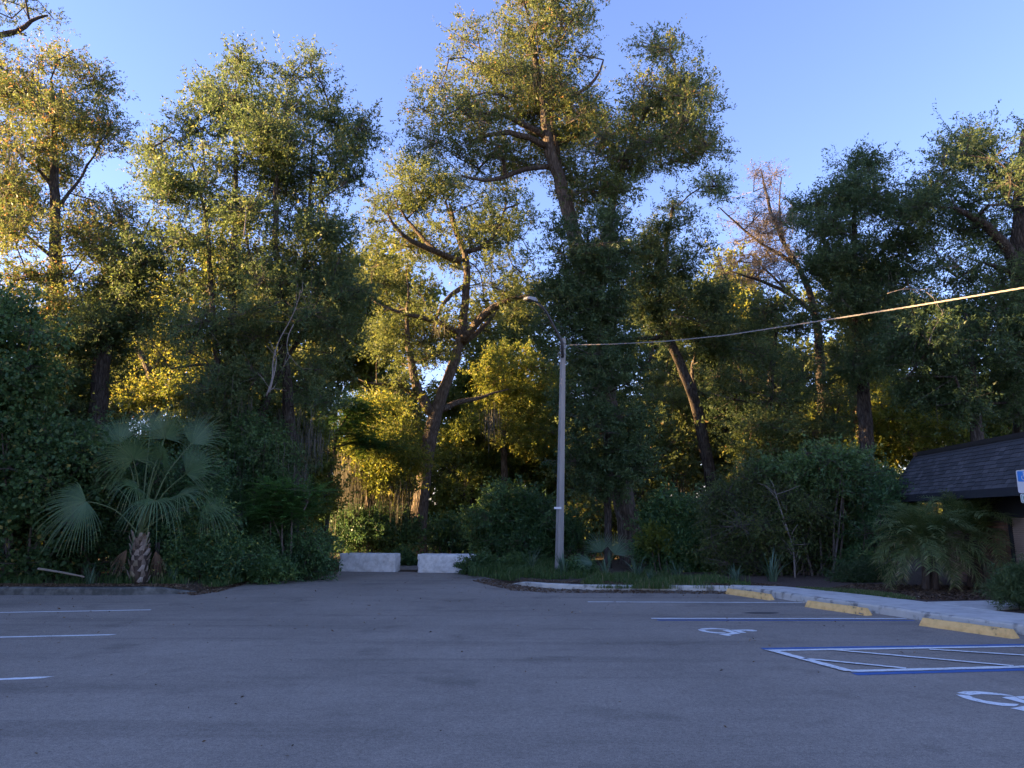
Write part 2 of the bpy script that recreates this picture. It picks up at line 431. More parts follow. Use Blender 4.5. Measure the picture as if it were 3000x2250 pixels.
def jitter(pts, amp, step=0.25):
    out = []
    for a, b in zip(pts[:-1], pts[1:]):
        a = np.array(a); b = np.array(b); n = max(1, int(np.linalg.norm(b - a) / step))
        for i in range(n):
            out.append(tuple(a + (b - a) * i / n + rs.normal(0, amp, 2)))
    return out + [pts[-1]]

lot_poly = left_kerb + jitter(left_edge, .035) + jitter(back_edge, .03) + right_kerb + walk_kerb + [(40, -25), (-40, -25)]
lot = MB().poly([(x, y, 0) for x, y in lot_poly]).build("parking_lot", M['asphalt'])
tag(lot, kind="structure")
sx0 = np.array(lot_poly)

def ground_z(x, y):
    x = np.asarray(x, float); y = np.asarray(y, float)
    ins = inside(lot_poly, x, y); d = edge_dist(lot_poly, x, y)
    s = np.where(ins, -d, d)
    up = np.clip((s - 0.02) / 0.40, 0, 1); up = up * up * (3 - 2 * up)
    track = np.clip(1 - np.abs(x + 3.4 + .1 * (y - 26)) / 2.6, 0, 1) * np.clip((y - 24) / 2, 0, 1)
    h = .13 * up * (1 - .85 * np.clip(track * 1.6, 0, 1))
    bump = (np.sin(x * 1.3 + y * .7) * np.cos(y * 1.1 - x * .4)) * .035 + np.sin(x * .31 + 2) * np.cos(y * .27) * .09
    h = h + bump * np.clip((s - 1.2) / 4, 0, 1) * (1 - np.clip(track * 1.5, 0, 1)) * np.where((x > 5) & (y < 24), 0, 1)
    return np.where(s < 0.02, -0.06, h)

def GZ(x, y): return float(ground_z(np.array([x]), np.array([y]))[0])

def build_ground():
    xs = np.concatenate([[-1500, -400, -120], np.arange(-60, -16, 1.5), np.arange(-16, 14, .3), np.arange(14, 60, 1.5), [120, 400, 1500]])
    ys = np.concatenate([[-1500, -300, -60], np.arange(-24, 12, 2), np.arange(12, 34, .3), np.arange(34, 90, 2), [130, 400, 1600]])
    X, Y = np.meshgrid(xs, ys); Z = ground_z(X.ravel(), Y.ravel()).reshape(X.shape)
    V = np.stack([X, Y, Z], -1).reshape(-1, 3)
    nx, ny = len(xs), len(ys)
    i, j = np.meshgrid(np.arange(nx - 1), np.arange(ny - 1)); a = (j * nx + i).ravel()
    F = np.stack([a, a + 1, a + nx + 1, a + nx], 1)
    o = link("ground", mesh_np("ground", V, F, True), None, M['soil'])
    return tag(o, kind="structure")
build_ground()

def kerb(name, base, mat, width=.15, h0=.15, taper=(None, None), label=None):
    """kerb whose front foot follows base; the ground it holds lies to its left-hand side when walked in order"""
    pts = [np.array(p[:2]) for p in base]
    fine = []
    for a, b in zip(pts[:-1], pts[1:]):
        n = max(1, int(np.linalg.norm(b - a) / .35))
        fine += [a + (b - a) * i / n for i in range(n)]
    fine.append(pts[-1]); fine = np.array(fine)
    t = np.gradient(fine, axis=0); t /= np.linalg.norm(t, axis=1)[:, None]
    nrm = np.stack([-t[:, 1], t[:, 0]], 1)
    s = np.concatenate([[0], np.cumsum(np.linalg.norm(np.diff(fine, axis=0), axis=1))])
    h = np.full(len(fine), h0)
    if taper[0]: h *= np.clip(.12 + s / taper[0], 0, 1)
    if taper[1]: h *= np.clip(.12 + (s[-1] - s) / taper[1], 0, 1)
    prof = [(-.012, -.06), (-.004, 0), (.006, .80), (.022, .96), (.045, 1.0), (width - .01, 1.0), (width, .95), (width, -.3)]
    V = []; k = len(prof)
    for i in range(len(fine)):
        w = rs.normal(0, .004, 2)
        for u, v in prof:
            q = fine[i] + nrm[i] * (u + (w[0] if v > .5 else 0))
            z = v * h[i] + (w[1] if v > .5 else 0) if v > 0 else v
            V.append((q[0], q[1], z))
    F = [(i*k+j, (i+1)*k+j, (i+1)*k+j+1, i*k+j+1) for i in range(len(fine)-1) for j in range(k-1)]
    F += [tuple(range(k)), tuple(range((len(fine)-1)*k, len(fine)*k))[::-1]]
    mb = MB(); mb.mesh(V, F)
    o = mb.build(name, mat); return tag(o, label, kind="structure")

kerb("kerb_left", left_kerb, M['kerb_dark'], .2, .17, (None, 1.2))
kerb("kerb_right", right_kerb, M['kerb_pale'], .17, .13, (1.0, None))
kerb("kerb_sidewalk", walk_kerb, M['kerb_pale'], .15, .15)

# ---- concrete footpath: each slab a piece of its own
walk = empty("sidewalk", (6, 16, 0)); tag(walk, kind="structure")
W0 = np.array([6, 16, 0.0])
def koff(p, d=.17):          # a kerb-side point moved back behind the kerb
    p = np.array(p); w = np.array(walk_kerb)
    i = int(np.argmin(np.hypot(*(w[:-1] - p).T))); t = w[min(i+1, len(w)-1)] - w[i]; t /= np.linalg.norm(t)
    return tuple(p + np.array([-t[1], t[0]]) * d)
KB = [koff(p) for p in walk_kerb]
def lerp(a, b, t): return tuple(np.array(a) + (np.array(b) - np.array(a)) * t)
wf = GL([(2296,1718),(2400,1728),(2530,1742),(2621,1752),(2715,1763),(2890,1787),(2907,1788),(3000,1797)], .15)
farend = extend(wf[6], wf[7], 18)
slabs = [
    [KB[0], KB[1], wf[1], wf[0]], [KB[1], KB[2], wf[2], wf[1]], [KB[2], KB[3], lerp(wf[2], wf[3], .7), wf[2]],
    [KB[3], lerp(KB[4], KB[5], .35), wf[4], wf[3], lerp(wf[2], wf[3], .7)],
    [lerp(KB[4], KB[5], .35), KB[5], wf[5], wf[4]],
    [KB[5], KB[6], wf[7], wf[6], wf[5]], [KB[6], KB[7], extend(wf[6], wf[7], 1.6), wf[7]],
    [KB[7], KB[8], farend, extend(wf[6], wf[7], 1.6)]]
br = GL([(2715,1763),(2949,1758),(3180,1753),(3180,1772),(2971,1783),(2907,1788),(2890,1787)], .15)
slabs.append(br)
for s in slabs:
    c = np.mean(np.array(s), axis=0)
    q = [tuple(c + (np.array(p) - c) * (1 - .007 / max(.3, np.linalg.norm(np.array(p) - c)))) for p in s]
    z = .15 + rs.uniform(-.004, .004)
    mb = MB(); mb.prism(q, -.05, z)
    o = mb.build("slab", M['concrete'], walk, W0)
    b = o.modifiers.new("bevel", 'BEVEL'); b.width = .006; b.segments = 1
bed = MB().poly([(x, y, .142) for x, y in [koff(lerp(KB[0], wf[0], 1.0), .03)] + [wf[1], wf[2], wf[3], wf[4]] + br[1:3] + [(15, 24), (5.5, 22.5)]]).build("mulch_bed", M['mulch'])
tag(bed, kind="structure")
bed2 = MB().poly([(x, y, .142) for x, y in [wf[6], wf[7], extend(wf[6], wf[7], 4), (13.5, 13.2), br[4]]]).build("mulch_bed", M['mulch'])
tag(bed2, kind="structure")
trk = []
for i in range(14):
    y = 26.3 + i * 2.2; c = -3.4 - .1 * (y - 26) ; trk.append((c, y))
tk = MB()
L_ = [(c - 2.3 - .25*math.sin(y), y) for c, y in trk]; R_ = [(c + 2.2 + .2*math.cos(y*1.3), y) for c, y in trk]
for i in range(13):
    tk.poly([(*L_[i], .035), (*R_[i], .035), (*R_[i+1], .035), (*L_[i+1], .035)])
tag(tk.build("dirt_track", M['sand']), kind="structure")

# ------------------------------------------------------------------ painted markings (parts of the lot)
def strip(name, a, b, w, mat, z=.004, cut=0.0, n=26):
    a = np.array(G(*a)[:2]); b = np.array(G(*b)[:2]); t = (b - a) / np.linalg.norm(b - a); q = np.array([-t[1], t[0]])
    V = []
    for i in range(n + 1):
        c = a + (b - a) * i / n
        e = rs.uniform(-.009, .009, 2)
        sl = cut * (1 if i in (0, n) else 0)
        V += [(*(c + q * (w / 2 + e[0]) + t * sl * .5), z), (*(c - q * (w / 2 + e[1]) - t * sl * .5), z)]
    mb = MB(); mb.mesh(V, [(2*i, 2*i+1, 2*i+3, 2*i+2) for i in range(n)])
    return mb.build(name, mat, lot)

strip("white_line", (-400,1802), (442,1787), .10, M['white_paint'])
strip("white_line", (-400,1876), (332,1860), .10, M['white_paint'], cut=.08)
strip("white_line", (-400,2008), (140,1985), .10, M['white_paint'], cut=.10)
strip("white_line", (1722,1763.5), (2350,1766), .10, M['white_paint'])
strip("white_line", (1908,1813), (2655,1813.5), .10, M['white_paint'], .008)
strip("blue_line", (1925,1817.2), (2680,1818.2), .10, M['blue_paint'])
strip("blue_line", (2232,1901), (3200,1886.5), .12, M['blue_paint'])
strip("blue_line", (2502,1975.5), (3200,1956.5), .13, M['blue_paint'])
strip("white_line", (2250,1907), (3200,1891.5), .11, M['white_paint'], .008)
strip("white_line", (2489,1968), (3200,1949.5), .11, M['white_paint'], .008)
strip("white_line", (2256,1906), (2492,1969), .12, M['white_paint'], .012, cut=.08)
strip("hatch_line", (2355,1931), (2655,1960), .08, M['white_paint'], .012)
strip("hatch_line", (2444,1906), (2970,1953), .08, M['white_paint'], .012)
strip("hatch_line", (2723,1904), (3130,1930), .08, M['white_paint'], .012)

def zp(l): return [(2030 + x * .0949, 1820 + y * .0949) for x, y in l]
sym = [zp([(200,240),(350,222),(600,217),(850,231),(1050,250),(1170,270),(1050,268),(850,258),(650,253),(480,258),(385,266),(330,256)]),
       zp([(155,258),(190,292),(300,326),(500,361),(700,383),(900,387),(960,380),(1040,362),(900,357),(700,346),(500,322),(400,295),(370,270),(300,262)]),
       zp([(905,290),(1000,280),(1165,276),(1185,302),(1330,345),(1480,381),(1430,392),(1230,415),(1110,426),(1200,445),(1120,462),(1050,458),(900,428),(785,408),(900,400),(1195,370),(1100,340)]),
       zp([(1185,275),(1480,266),(1700,263),(1870,274),(1985,299),(1960,316),(1850,321),(1700,313),(1640,303),(1455,305),(1560,330),(1660,355),(1600,366),(1475,366),(1370,335),(1255,306),(1200,300)])]
pieces = [[np.array(G(*p)[:2]) for p in l] for l in sym]
anchor = np.array(G(2044.7, 1844.5)[:2]); anchor2 = np.array(G(2801, 2036)[:2])
for name, an, sc, rot in (("wheelchair_symbol", anchor, 1.0, 0.0), ("wheelchair_symbol", anchor2, 1.06, -.03)):
    mb = MB()
    R = np.array([[math.cos(rot), -math.sin(rot)], [math.sin(rot), math.cos(rot)]])
    for l in pieces:
        mb.poly([(*(an + R @ (p - anchor) * sc), .005) for p in l])
    mb.build(name, M['white_paint'], lot)
pat = MB(); c = G(2232, 1796); pat.poly([(c[0] + .33*math.cos(a)*(1+.1*math.sin(3*a)), c[1] + .10*math.sin(a), .0035) for a in np.linspace(0, 6.1, 18)])
pat.build("tar_patch", M['dark_metal'], lot)

# ------------------------------------------------------------------ wheel stops
def wheel_stop(a, b, label, chip=False):
    a = np.array(G(*a)[:2]); b = np.array(G(*b)[:2])
    L = np.linalg.norm(b - a); t = (b - a) / L; q = np.array([-t[1], t[0]])
    t = -q if False else t
    root = empty("wheel_stop", (*((a + b) / 2), 0), label, "wheel stop", "yellow wheel stops along the kerb")
    ns = 16; V = []; k = 6
    prof = [(0, 0), (.012, .055), (.045, .125), (.115, .125), (.148, .055), (.16, 0)]
    for i in range(ns + 1):
        s = i / ns
        for u, v in prof:
            end = .05 * (v / .125) if i in (0, ns) else 0
            c = -L/2 + L * s + (end if i == 0 else -end)
            j = rs.normal(0, .0022, 2)
            V.append((*(t * c + q * (u + j[0])), max(0, v + (j[1] if v > 0 else 0))))
    F = [(i*k+j, (i+1)*k+j, (i+1)*k+j+1, i*k+j+1)[::-1] for i in range(ns) for j in range(k-1)]
    F += [tuple(range(k)), tuple(range(ns*k, (ns+1)*k))[::-1]]
    mb = MB(); mb.mesh(V, F); mb.build("block", M['yellow'], root)
    for s in (-.36, .36):
        m2 = MB(); c = t * L * s + q * .08
        m2.tube([(c[0], c[1], .119), (c[0], c[1], .1285)], .014, 8); m2.build("anchor_pin", M['dark_metal'], root)
    if chip:
        m3 = MB(); c = t * (L/2 - .12) + q * -.002
        m3.mesh([(*(c - t*.05), .02), (*(c + t*.07), .015), (*(c + t*.05 + q*.03), .075), (*(c - t*.02 + q*.022), .06)], [(0,1,2,3)])
        m3.build("chipped_patch", M['kerb_dark'], root)
wheel_stop((2124,1740), (2252,1759), "far yellow wheel stop beside the corner of the pale kerb")
wheel_stop((2357,1778), (2537,1804), "middle yellow wheel stop with a chipped end, between the two white stall lines", True)
wheel_stop((2692,1833), (2967,1872), "nearest and longest-looking yellow wheel stop, beside the hatched blue bay")

# ------------------------------------------------------------------ concrete barriers
def barrier(a, b, htop, depth, label):
    a = np.array(G(*a)[:2]); b = np.array(G(*b)[:2]); L = np.linalg.norm(b - a); t = (b - a) / L; q = np.array([-t[1], t[0]])
    n = (22, 8, 8); V = {}; vs = []; fs = []
    def vid(i, j, k):
        key = (i, j, k)
        if key not in V:
            u, v, w = i / n[0], j / n[1], k / n[2]
            r = .02
            e = sum([(i in (0, n[0])), (j in (0, n[1])), (k in (0, n[2]))])
            p = np.array([L * u, depth * v, htop * w])
            cen = np.array([L/2, depth/2, htop/2])
            if e >= 2: p += np.sign(cen - p) * np.array([(i in (0, n[0])), (j in (0, n[1])), (k in (0, n[2]))]) * rs.uniform(.004, .026)
            else: p += rs.normal(0, .0035, 3)
            if k == 0: p[2] = -.02
            V[key] = len(vs); vs.append((*(t * p[0] + q * p[1] - t * L / 2), p[2]))
        return V[key]
    def face(ax, side):
        o = [d for d in range(3) if d != ax]
        for x in range(n[o[0]]):
            for y in range(n[o[1]]):
                c = []
                for dx, dy in ((0,0),(1,0),(1,1),(0,1)):
                    ijk = [0,0,0]; ijk[ax] = n[ax] if side else 0; ijk[o[0]] = x+dx; ijk[o[1]] = y+dy; c.append(vid(*ijk))
                fs.append(c)
    for ax in range(3):
        for s in (0, 1): face(ax, s)
    mb = MB(); mb.mesh(vs, fs)
    mid = (a + b) / 2
    o = mb.build("concrete_barrier", M['barrier'])
    o.location = (*mid, 0)
    import bmesh
    bm = bmesh.new(); bm.from_mesh(o.data); bmesh.ops.recalc_face_normals(bm, faces=bm.faces); bm.to_mesh(o.data); bm.free()
    return tag(o, label, "barrier", "concrete barriers closing the track")
barrier((992,1674), (1157,1676), .60, .60, "pale concrete barrier block, the left one, beside the leafy verge")
barrier((1222,1677), (1383,1680), .60, .60, "pale concrete barrier block, the right one, half covered by grass at its end")

# ------------------------------------------------------------------ lamp post and its cable
LD = 23.3
root = empty("lamp_post", P(1637, 1668, LD), "tall grey concrete lamp post with a thin bent arm, standing in the grass", "lamp post")
root.location.z = .1
b0 = np.array(root.location)
top = P(1650, 992, LD); V = []; ns = 14
base = np.array([b0[0], b0[1], -.2])
for i in range(ns + 1):
    s = i / ns; c = base + (top - base) * s; w = (.108 * (1 - s) + .066 * s)
    ch = w * .22
    for (x, y) in ((-w,-w+ch),(-w+ch,-w),(w-ch,-w),(w,-w+ch),(w,w-ch),(w-ch,w),(-w+ch,w),(-w,w-ch)):
        ang = .5; V.append((c[0] + x*math.cos(ang) - y*math.sin(ang), c[1] + x*math.sin(ang) + y*math.cos(ang), c[2]))
mb = MB(); mb.mesh(V, [(i*8+k, i*8+(k+1)%8, (i+1)*8+(k+1)%8, (i+1)*8+k) for i in range(ns) for k in range(8)] + [tuple(range(ns*8, ns*8+8))])
mb.build("pole", M['pole'], root, b0)
arm_px = [(1648,1048,0),(1647,1003,-.14),(1634,977,-.2),(1616,943,-.35),(1603,918,-.45),(1594,905,-.5),(1584,896,-.55),(1571,886,-.6)]
arm = [P(x, y, LD - .2 + d) for x, y, d in arm_px]
mb = MB(); mb.tube(arm, [.05,.05,.045,.042,.04,.04,.04,.04], 8); mb.build("arm", M['dark_metal'], root, b0, True)
for y in (1005, 1020, 1036):
    c = P(1649, y, LD); mb = MB(); mb.tube([c - np.array([0,0,.025]), c + np.array([0,0,.025])], .105, 12); mb.build("strap", M['metal'], root, b0)
h0 = P(1573, 886, LD - .8); h1 = P(1541, 874, LD - 1.0)
d = h1 - h0; d /= np.linalg.norm(d); sd = np.array([0, 1, 0]) - d * d[1]; sd /= np.linalg.norm(sd); up = np.cross(sd, d); up = up if up[2] > 0 else -up
def hp(s, w, h): return h0 + (h1 - h0) * s + sd * w + up * h
mb = MB()
rings = [(0,.05,.03,.06),(.2,.09,.0,.10),(.35,.16,-.02,.10),(.9,.17,-.03,.06),(1.05,.13,-.03,.03)]
V = []
for s, w, lo, hi in rings: V += [hp(s,-w,lo), hp(s,w,lo), hp(s,w*.85,hi), hp(s,-w*.85,hi)]
mb.mesh(V, [(i*4+k, i*4+(k+1)%4, (i+1)*4+(k+1)%4, (i+1)*4+k) for i in range(4) for k in range(4)] + [(3,2,1,0), (16,17,18,19)])
hd = mb.build("lamp_head", M['metal'], root, b0)
mb = MB(); mb.mesh([hp(.38,-.13,-.035), hp(.38,.13,-.035), hp(.95,.13,-.045), hp(.95,-.13,-.045), hp(.38,-.13,-.02), hp(.38,.13,-.02), hp(.95,.13,-.03), hp(.95,-.13,-.03)], [(0,1,2,3),(4,7,6,5),(0,4,5,1),(1,5,6,2),(2,6,7,3),(3,7,4,0)])
ln = mb.build("lens", M['lens'], hd, b0)
wl = [P(*p, LD - .25) for p in ((1655,1012),(1644,1026),(1634,1037),(1636,1046),(1646,1040),(1648,1028))]
mb = MB(); mb.tube(wl, .012, 5); mb.build("wire_loop", M['cable'], root, b0, True)
tg = P(1635, 1488, LD - .18); mb = MB(); mb.box((tg[0]-.12, tg[1]-.02, tg[2]-.035), (tg[0]+.1, tg[1]+.0, tg[2]+.03)); mb.build("number_tag", M['sign_white'], root, b0)

cab = [(1656,1011),(1800,1008),(1950,1000),(2130,982),(2300,956),(2500,925),(2700,893),(2850,868),(3000,843),(3150,816),(3300,789)]
pts = []
for i in range(len(cab) - 1):
    for s in np.linspace(0, 1, 14, endpoint=False):
        pts.append((cab[i][0] + (cab[i+1][0]-cab[i][0])*s, cab[i][1] + (cab[i+1][1]-cab[i][1])*s))
ia, ib = 1/23.2, 1/9.5
C = np.array([P(x, y, 1/(ia + (ib - ia)*(x - 1656)/(3000 - 1656))) for x, y in pts])
L = np.concatenate([[0], np.cumsum(np.linalg.norm(np.diff(C, axis=0), axis=1))])
n = int(L[-1] / .05); ss = np.linspace(0, L[-1], n)
C = np.stack([np.interp(ss, L, C[:, k]) for k in range(3)], 1)
for _ in range(20): C[1:-1] = (C[:-2] + C[1:-1]*2 + C[2:]) / 4
croot = empty("overhead_cable", C[0], "pale twisted overhead cable rising to the right from the lamp post", "cable")
for k in range(3):
    ph = ss / .42 * 2 * math.pi + k * 2.094
    off = np.stack([np.cos(ph) * .3, -np.cos(ph) * .95, np.sin(ph)], 1) * .0078
    V, F = tube_np(C + off, np.full(len(C), .0066), 5, False)
    mb = MB(); mb.mesh(V, F); mb.build("strand", M['cable'], croot, C[0], True)

up_ = empty("utility_pole", (C[-1][0] + .16, C[-1][1], .1), "wooden utility pole holding the cable's other end, beyond the right edge", "pole")
U0 = np.array([C[-1][0] + .16, C[-1][1], .1])
mb = MB(); mb.tube([U0 - np.array([0,0,.2]), np.array([U0[0], U0[1], C[-1][2] + .7])], [.15, .11], 12); mb.build("pole", M['bark'], up_, U0, True)
mb = MB(); mb.tube([C[-1], C[-1] + np.array([.14, 0, -.02])], .02, 8); mb.build("insulator", M['metal'], up_, U0)

# ------------------------------------------------------------------ building at the right edge
EA = np.array([10.95, 21.9]); EB = np.array([10.62, 16.6])
et = (EB - EA) / np.linalg.norm(EB - EA); en = np.array([-et[1], et[0]]) ; en = en if en[0] > 0 else -en   # en points into the building
ZE, RISE, SET = 2.40, 1.14, .62
LEN = 11.5
bld = empty("building", (13.0, 17.0, .1), "low building with a dark shingled mansard roof and brick wall at the right edge", "building")
B0 = np.array([13.0, 17.0, .1])
def bp(s, u, z):     # s along the eave from its far corner, u into the building
    c = EA + et * s + en * u; return (c[0], c[1], z)
# roof body (a solid truncated hip) just under the shingles
D = 8.0
lowr = [bp(0,0,ZE), bp(LEN,0,ZE), bp(LEN,D,ZE), bp(0,D,ZE)]
hi = [bp(SET,SET,ZE+RISE), bp(LEN-SET,SET,ZE+RISE), bp(LEN-SET,D-SET,ZE+RISE), bp(SET,D-SET,ZE+RISE)]
mb = MB(); mb.mesh(lowr + hi, [(0,1,5,4),(1,2,6,5),(2,3,7,6),(3,0,4,7),(4,5,6,7),(3,2,1,0)])
roof = mb.build("roof", M['roof_trim'], bld, B0)
slope = math.hypot(RISE, SET); sd3 = lambda s, v, out: tuple(np.array(bp(s, SET * v / slope, ZE + RISE * v / slope)) + out * np.array([-en[0]*RISE/slope, -en[1]*RISE/slope, SET/slope]))
ncourse = 12; ex = slope / ncourse
count = 0; rest = MB()
for c in range(ncourse):
    v0, v1 = c * ex, (c + 1) * ex * 1.0
    s = SET * v0 / slope + rs.uniform(0, .05)
    while s < LEN - .6:
        w = rs.uniform(.13, .30); s1 = s + w
        lift = .018 + rs.uniform(0, .006)
        a = MB() if s < 6.6 and count < 300 else rest
        drop = rs.uniform(0, .02)
        a.mesh([sd3(s+.003, v0-.012-drop, lift), sd3(s1-.003, v0-.012-drop, lift), sd3(s1-.003, v1+.02, .004), sd3(s+.003, v1+.02, .004),
                sd3(s+.003, v0-.012-drop, .001), sd3(s1-.003, v0-.012-drop, .001)], [(0,1,2,3),(4,5,1,0),(4,0,3),(5,2,1)])
        if a is not rest:
            a.build("shingle", M['shingle'], roof, B0); count += 1
        s = s1
o = rest.build("shingle_field", M['shingle'], roof, B0); tag(o, kind="stuff")
mb = MB(); V = []
for s in (SET-.06, LEN):
    for (u, z) in ((SET-.07, RISE-.05), (SET-.09, RISE+.06), (SET+.10, RISE+.09), (SET+.12, RISE)):
        V.append(bp(s, u, ZE + z))
mb.mesh(V, [(0,4,5,1),(1,5,6,2),(2,6,7,3),(0,1,2,3)]); mb.build("ridge_cap", M['roof_trim'], roof, B0)
mb = MB(); hv = [sd3(SET*v/slope-.02, v, .03) for v in (0, slope)] + [sd3(SET*v/slope+.09, v, .034) for v in (slope, 0)]; mb.poly(hv); mb.build("hip_trim", M['shingle'], roof, B0)
mb = MB(); f0 = [bp(-.03,-.03,ZE-.19), bp(LEN,-.03,ZE-.19), bp(LEN,.02,ZE-.19), bp(.02,.02,ZE-.19)]; f1 = [(x,y,ZE-.004) for x,y,z in f0]
mb.mesh(f0+f1, [(0,1,5,4),(1,2,6,5),(2,3,7,6),(3,0,4,7),(4,5,6,7),(3,2,1,0)]); mb.build("fascia", M['navy'], bld, B0)
mb = MB(); g0 = [bp(-.02,.025,ZE-.19), bp(.03,.025,ZE-.19), bp(.03,D,ZE-.19), bp(-.02,D,ZE-.19)]; g1 = [(x,y,ZE-.006) for x,y,z in g0]
mb.mesh(g0+g1, [(0,1,5,4),(1,2,6,5),(2,3,7,6),(3,0,4,7),(4,5,6,7),(3,2,1,0)]); mb.build("fascia", M['navy'], bld, B0)
mb = MB(); mb.poly([bp(.05,.05,ZE-.16), bp(LEN,.05,ZE-.16), bp(LEN,D,ZE-.16), bp(.05,D,ZE-.16)]); mb.build("soffit", M['navy'], bld, B0)
WS, WU, WT = 1.35, .85, 1.78      # wall corner along the eave, its set-back, top of the brick
def wbox(name, s0, s1, u0, u1, z0, z1, mat, parent=bld):
    a = [bp(s0,u0,z0), bp(s1,u0,z0), bp(s1,u1,z0), bp(s0,u1,z0)]; b = [(x,y,z1) for x,y,_ in a]
    m_ = MB(); m_.mesh(a+b, [(0,1,5,4),(1,2,6,5),(2,3,7,6),(3,0,4,7),(4,5,6,7),(3,2,1,0)]); return m_.build(name, mat, parent, B0)
wbox("beam", WS, LEN, WU-.03, WU+.25, WT, ZE-.165, M['navy'])
wall = wbox("wall", WS, LEN, WU+.012, D-.6, .05, WT-.004, M['mortar'])
wbox("door_frame", 4.28, 4.36, WU-.04, WU+.02, .1, WT-.006, M['navy'])
brick_me = None; nb = 0; restb = MB()
r = 0; z = .12
while z < WT - .07:
    s = WS + (.0 if r % 2 == 0 else -.11)
    while s < 4.15:
        s0 = max(s, WS); s1 = min(s + .203, 4.25)
        if s1 - s0 > .05:
            dd = rs.uniform(-.003, .003)
            if nb < 300:
                wbox("brick", s0, s1, WU + dd, WU + .014, z, z + .062, M['brick'], wall); nb += 1
        s += .215
    z += .0735; r += 1
win = wbox("window", 4.36, 7.6, WU+.0, WU+.011, .55, WT-.008, M['glass'])
z = .12
while z < WT - .04:
    m_ = MB(); m_.mesh([bp(4.40,WU-.02,z), bp(7.55,WU-.02,z), bp(7.55,WU-.005,z+.042), bp(4.40,WU-.005,z+.042), bp(4.40,WU-.016,z-.002), bp(7.55,WU-.016,z-.002)], [(0,1,2,3),(4,5,1,0)])
    m_.build("slat", M['blind'], win, B0); z += .047

# ------------------------------------------------------------------ parking sign cut by the right edge
SD = 14.2
sc = P(3004, 1411, SD)
sroot = empty("parking_sign", (sc[0], sc[1], .15), "white and blue parking sign on a post, cut off by the right edge", "sign")
S0 = np.array([sc[0], sc[1], .15])
def rrect(w, h, r, n=5):
    out = []
    for cx, cz, a0 in ((w-r,h-r,0),(-w+r,h-r,90),(-w+r,-h+r,180),(w-r,-h+r,270)):
        for k in range(n+1):
            a = math.radians(a0 + 90*k/n); out.append((cx + r*math.cos(a), cz + r*math.sin(a)))
    return out
def plate(name, w, h, r, zc, y, th, mat, xo=0.0, parent=sroot, x0=-9, z0=-9, z1=9):
    pl = [(max(x, x0), min(max(z, z0), z1)) for x, z in rrect(w, h, r)]
    n = len(pl); c = sc
    V = [(c[0]+xo+x, c[1]+y, zc+z) for x, z in pl] + [(c[0]+xo+x, c[1]+y+th, zc+z) for x, z in pl]
    m_ = MB(); m_.mesh(V, [list(range(n))[::-1], list(range(n, 2*n))] + [(i,(i+1)%n,n+(i+1)%n,n+i) for i in range(n)])
    return m_.build(name, mat, parent, S0)
zc = sc[2]
pl_ = plate("sign_plate", .155, .215, .035, zc, 0, .004, M['sign_white'])
plate("blue_field", .138, .098, .02, zc + .098, -.004, .003, M['sign_blue'], parent=pl_)
# wheelchair figure, white lines on the blue field
ic = MB(); n_ = 20
ring = [(.052*math.cos(a), .052*math.sin(a)) for a in np.linspace(2.3, 6.6, n_)]
for (x0, z0), (x1, z1) in zip(ring[:-1], ring[1:]):
    k = .76; ic.poly([(sc[0]-.02+x0, sc[1]-.0075, zc+.075+z0), (sc[0]-.02+x1, sc[1]-.0075, zc+.075+z1), (sc[0]-.02+x1*k, sc[1]-.0075, zc+.075+z1*k), (sc[0]-.02+x0*k, sc[1]-.0075, zc+.075+z0*k)])
for q in ([(-.032,.155),(-.012,.155),(-.006,.095),(-.026,.095)], [(-.01,.128),(.03,.128),(.03,.117),(-.01,.117)], [(-.024,.107),(.03,.107),(.05,.055),(.036,.052),(.02,.094),(-.022,.094)], [(.036,.055),(.066,.062),(.066,.050),(.04,.042)]):
    ic.poly([(sc[0]+x, sc[1]-.0075, zc+z) for x, z in q])
ic.poly([(sc[0]-.022+.014*math.cos(a), sc[1]-.0075, zc+.172+.014*math.sin(a)) for a in np.linspace(0, 6, 12)])
ic.build("wheelchair_emblem", M['sign_white'], pl_, S0)
p2 = plate("lower_plate", .125, .085, .03, zc - .312, 0, .004, M['sign_white'])
plate("green_field", .112, .072, .024, zc - .312, -.004, .003, M['sign_green'], parent=p2)
plate("pale_field", .103, .063, .02, zc - .312, -.0075, .003, M['sign_white'], parent=p2)
gl = MB()
def seg(x0, z0, x1, z1, w=.007):
    d_ = np.array([x1-x0, z1-z0]); d_ = d_ / np.linalg.norm(d_); n2 = np.array([-d_[1], d_[0]]) * w
    gl.poly([(sc[0]+x+a_*n2[0], sc[1]-.0105, zc-.312+z+a_*n2[1]) for x, z, a_ in ((x0,z0,1),(x0,z0,-1),(x1,z1,-1),(x1,z1,1))])
seg(-.078, -.036, -.078, .036); seg(-.092, .024, -.078, .036)
for a0, b0_ in zip([(-.052,.020),(-.044,.034),(-.028,.036),(-.018,.024),(-.022,.006),(-.052,-.034)], [(-.044,.034),(-.028,.036),(-.018,.024),(-.022,.006),(-.052,-.034),(-.016,-.034)]): seg(*a0, *b0_)
gl.build("figures", M['sign_green'], p2, S0)
m_ = MB(); m_.box((sc[0]-.02, sc[1]+.005, .1), (sc[0]+.02, sc[1]+.045, zc+.24)); m_.build("post", M['metal'], sroot, S0)
# ------------------------------------------------------------------ vegetation tools
UP = np.array([0, 0, 1.0])
def unit(a): return a / (np.linalg.norm(a, axis=-1, keepdims=True) + 1e-9)

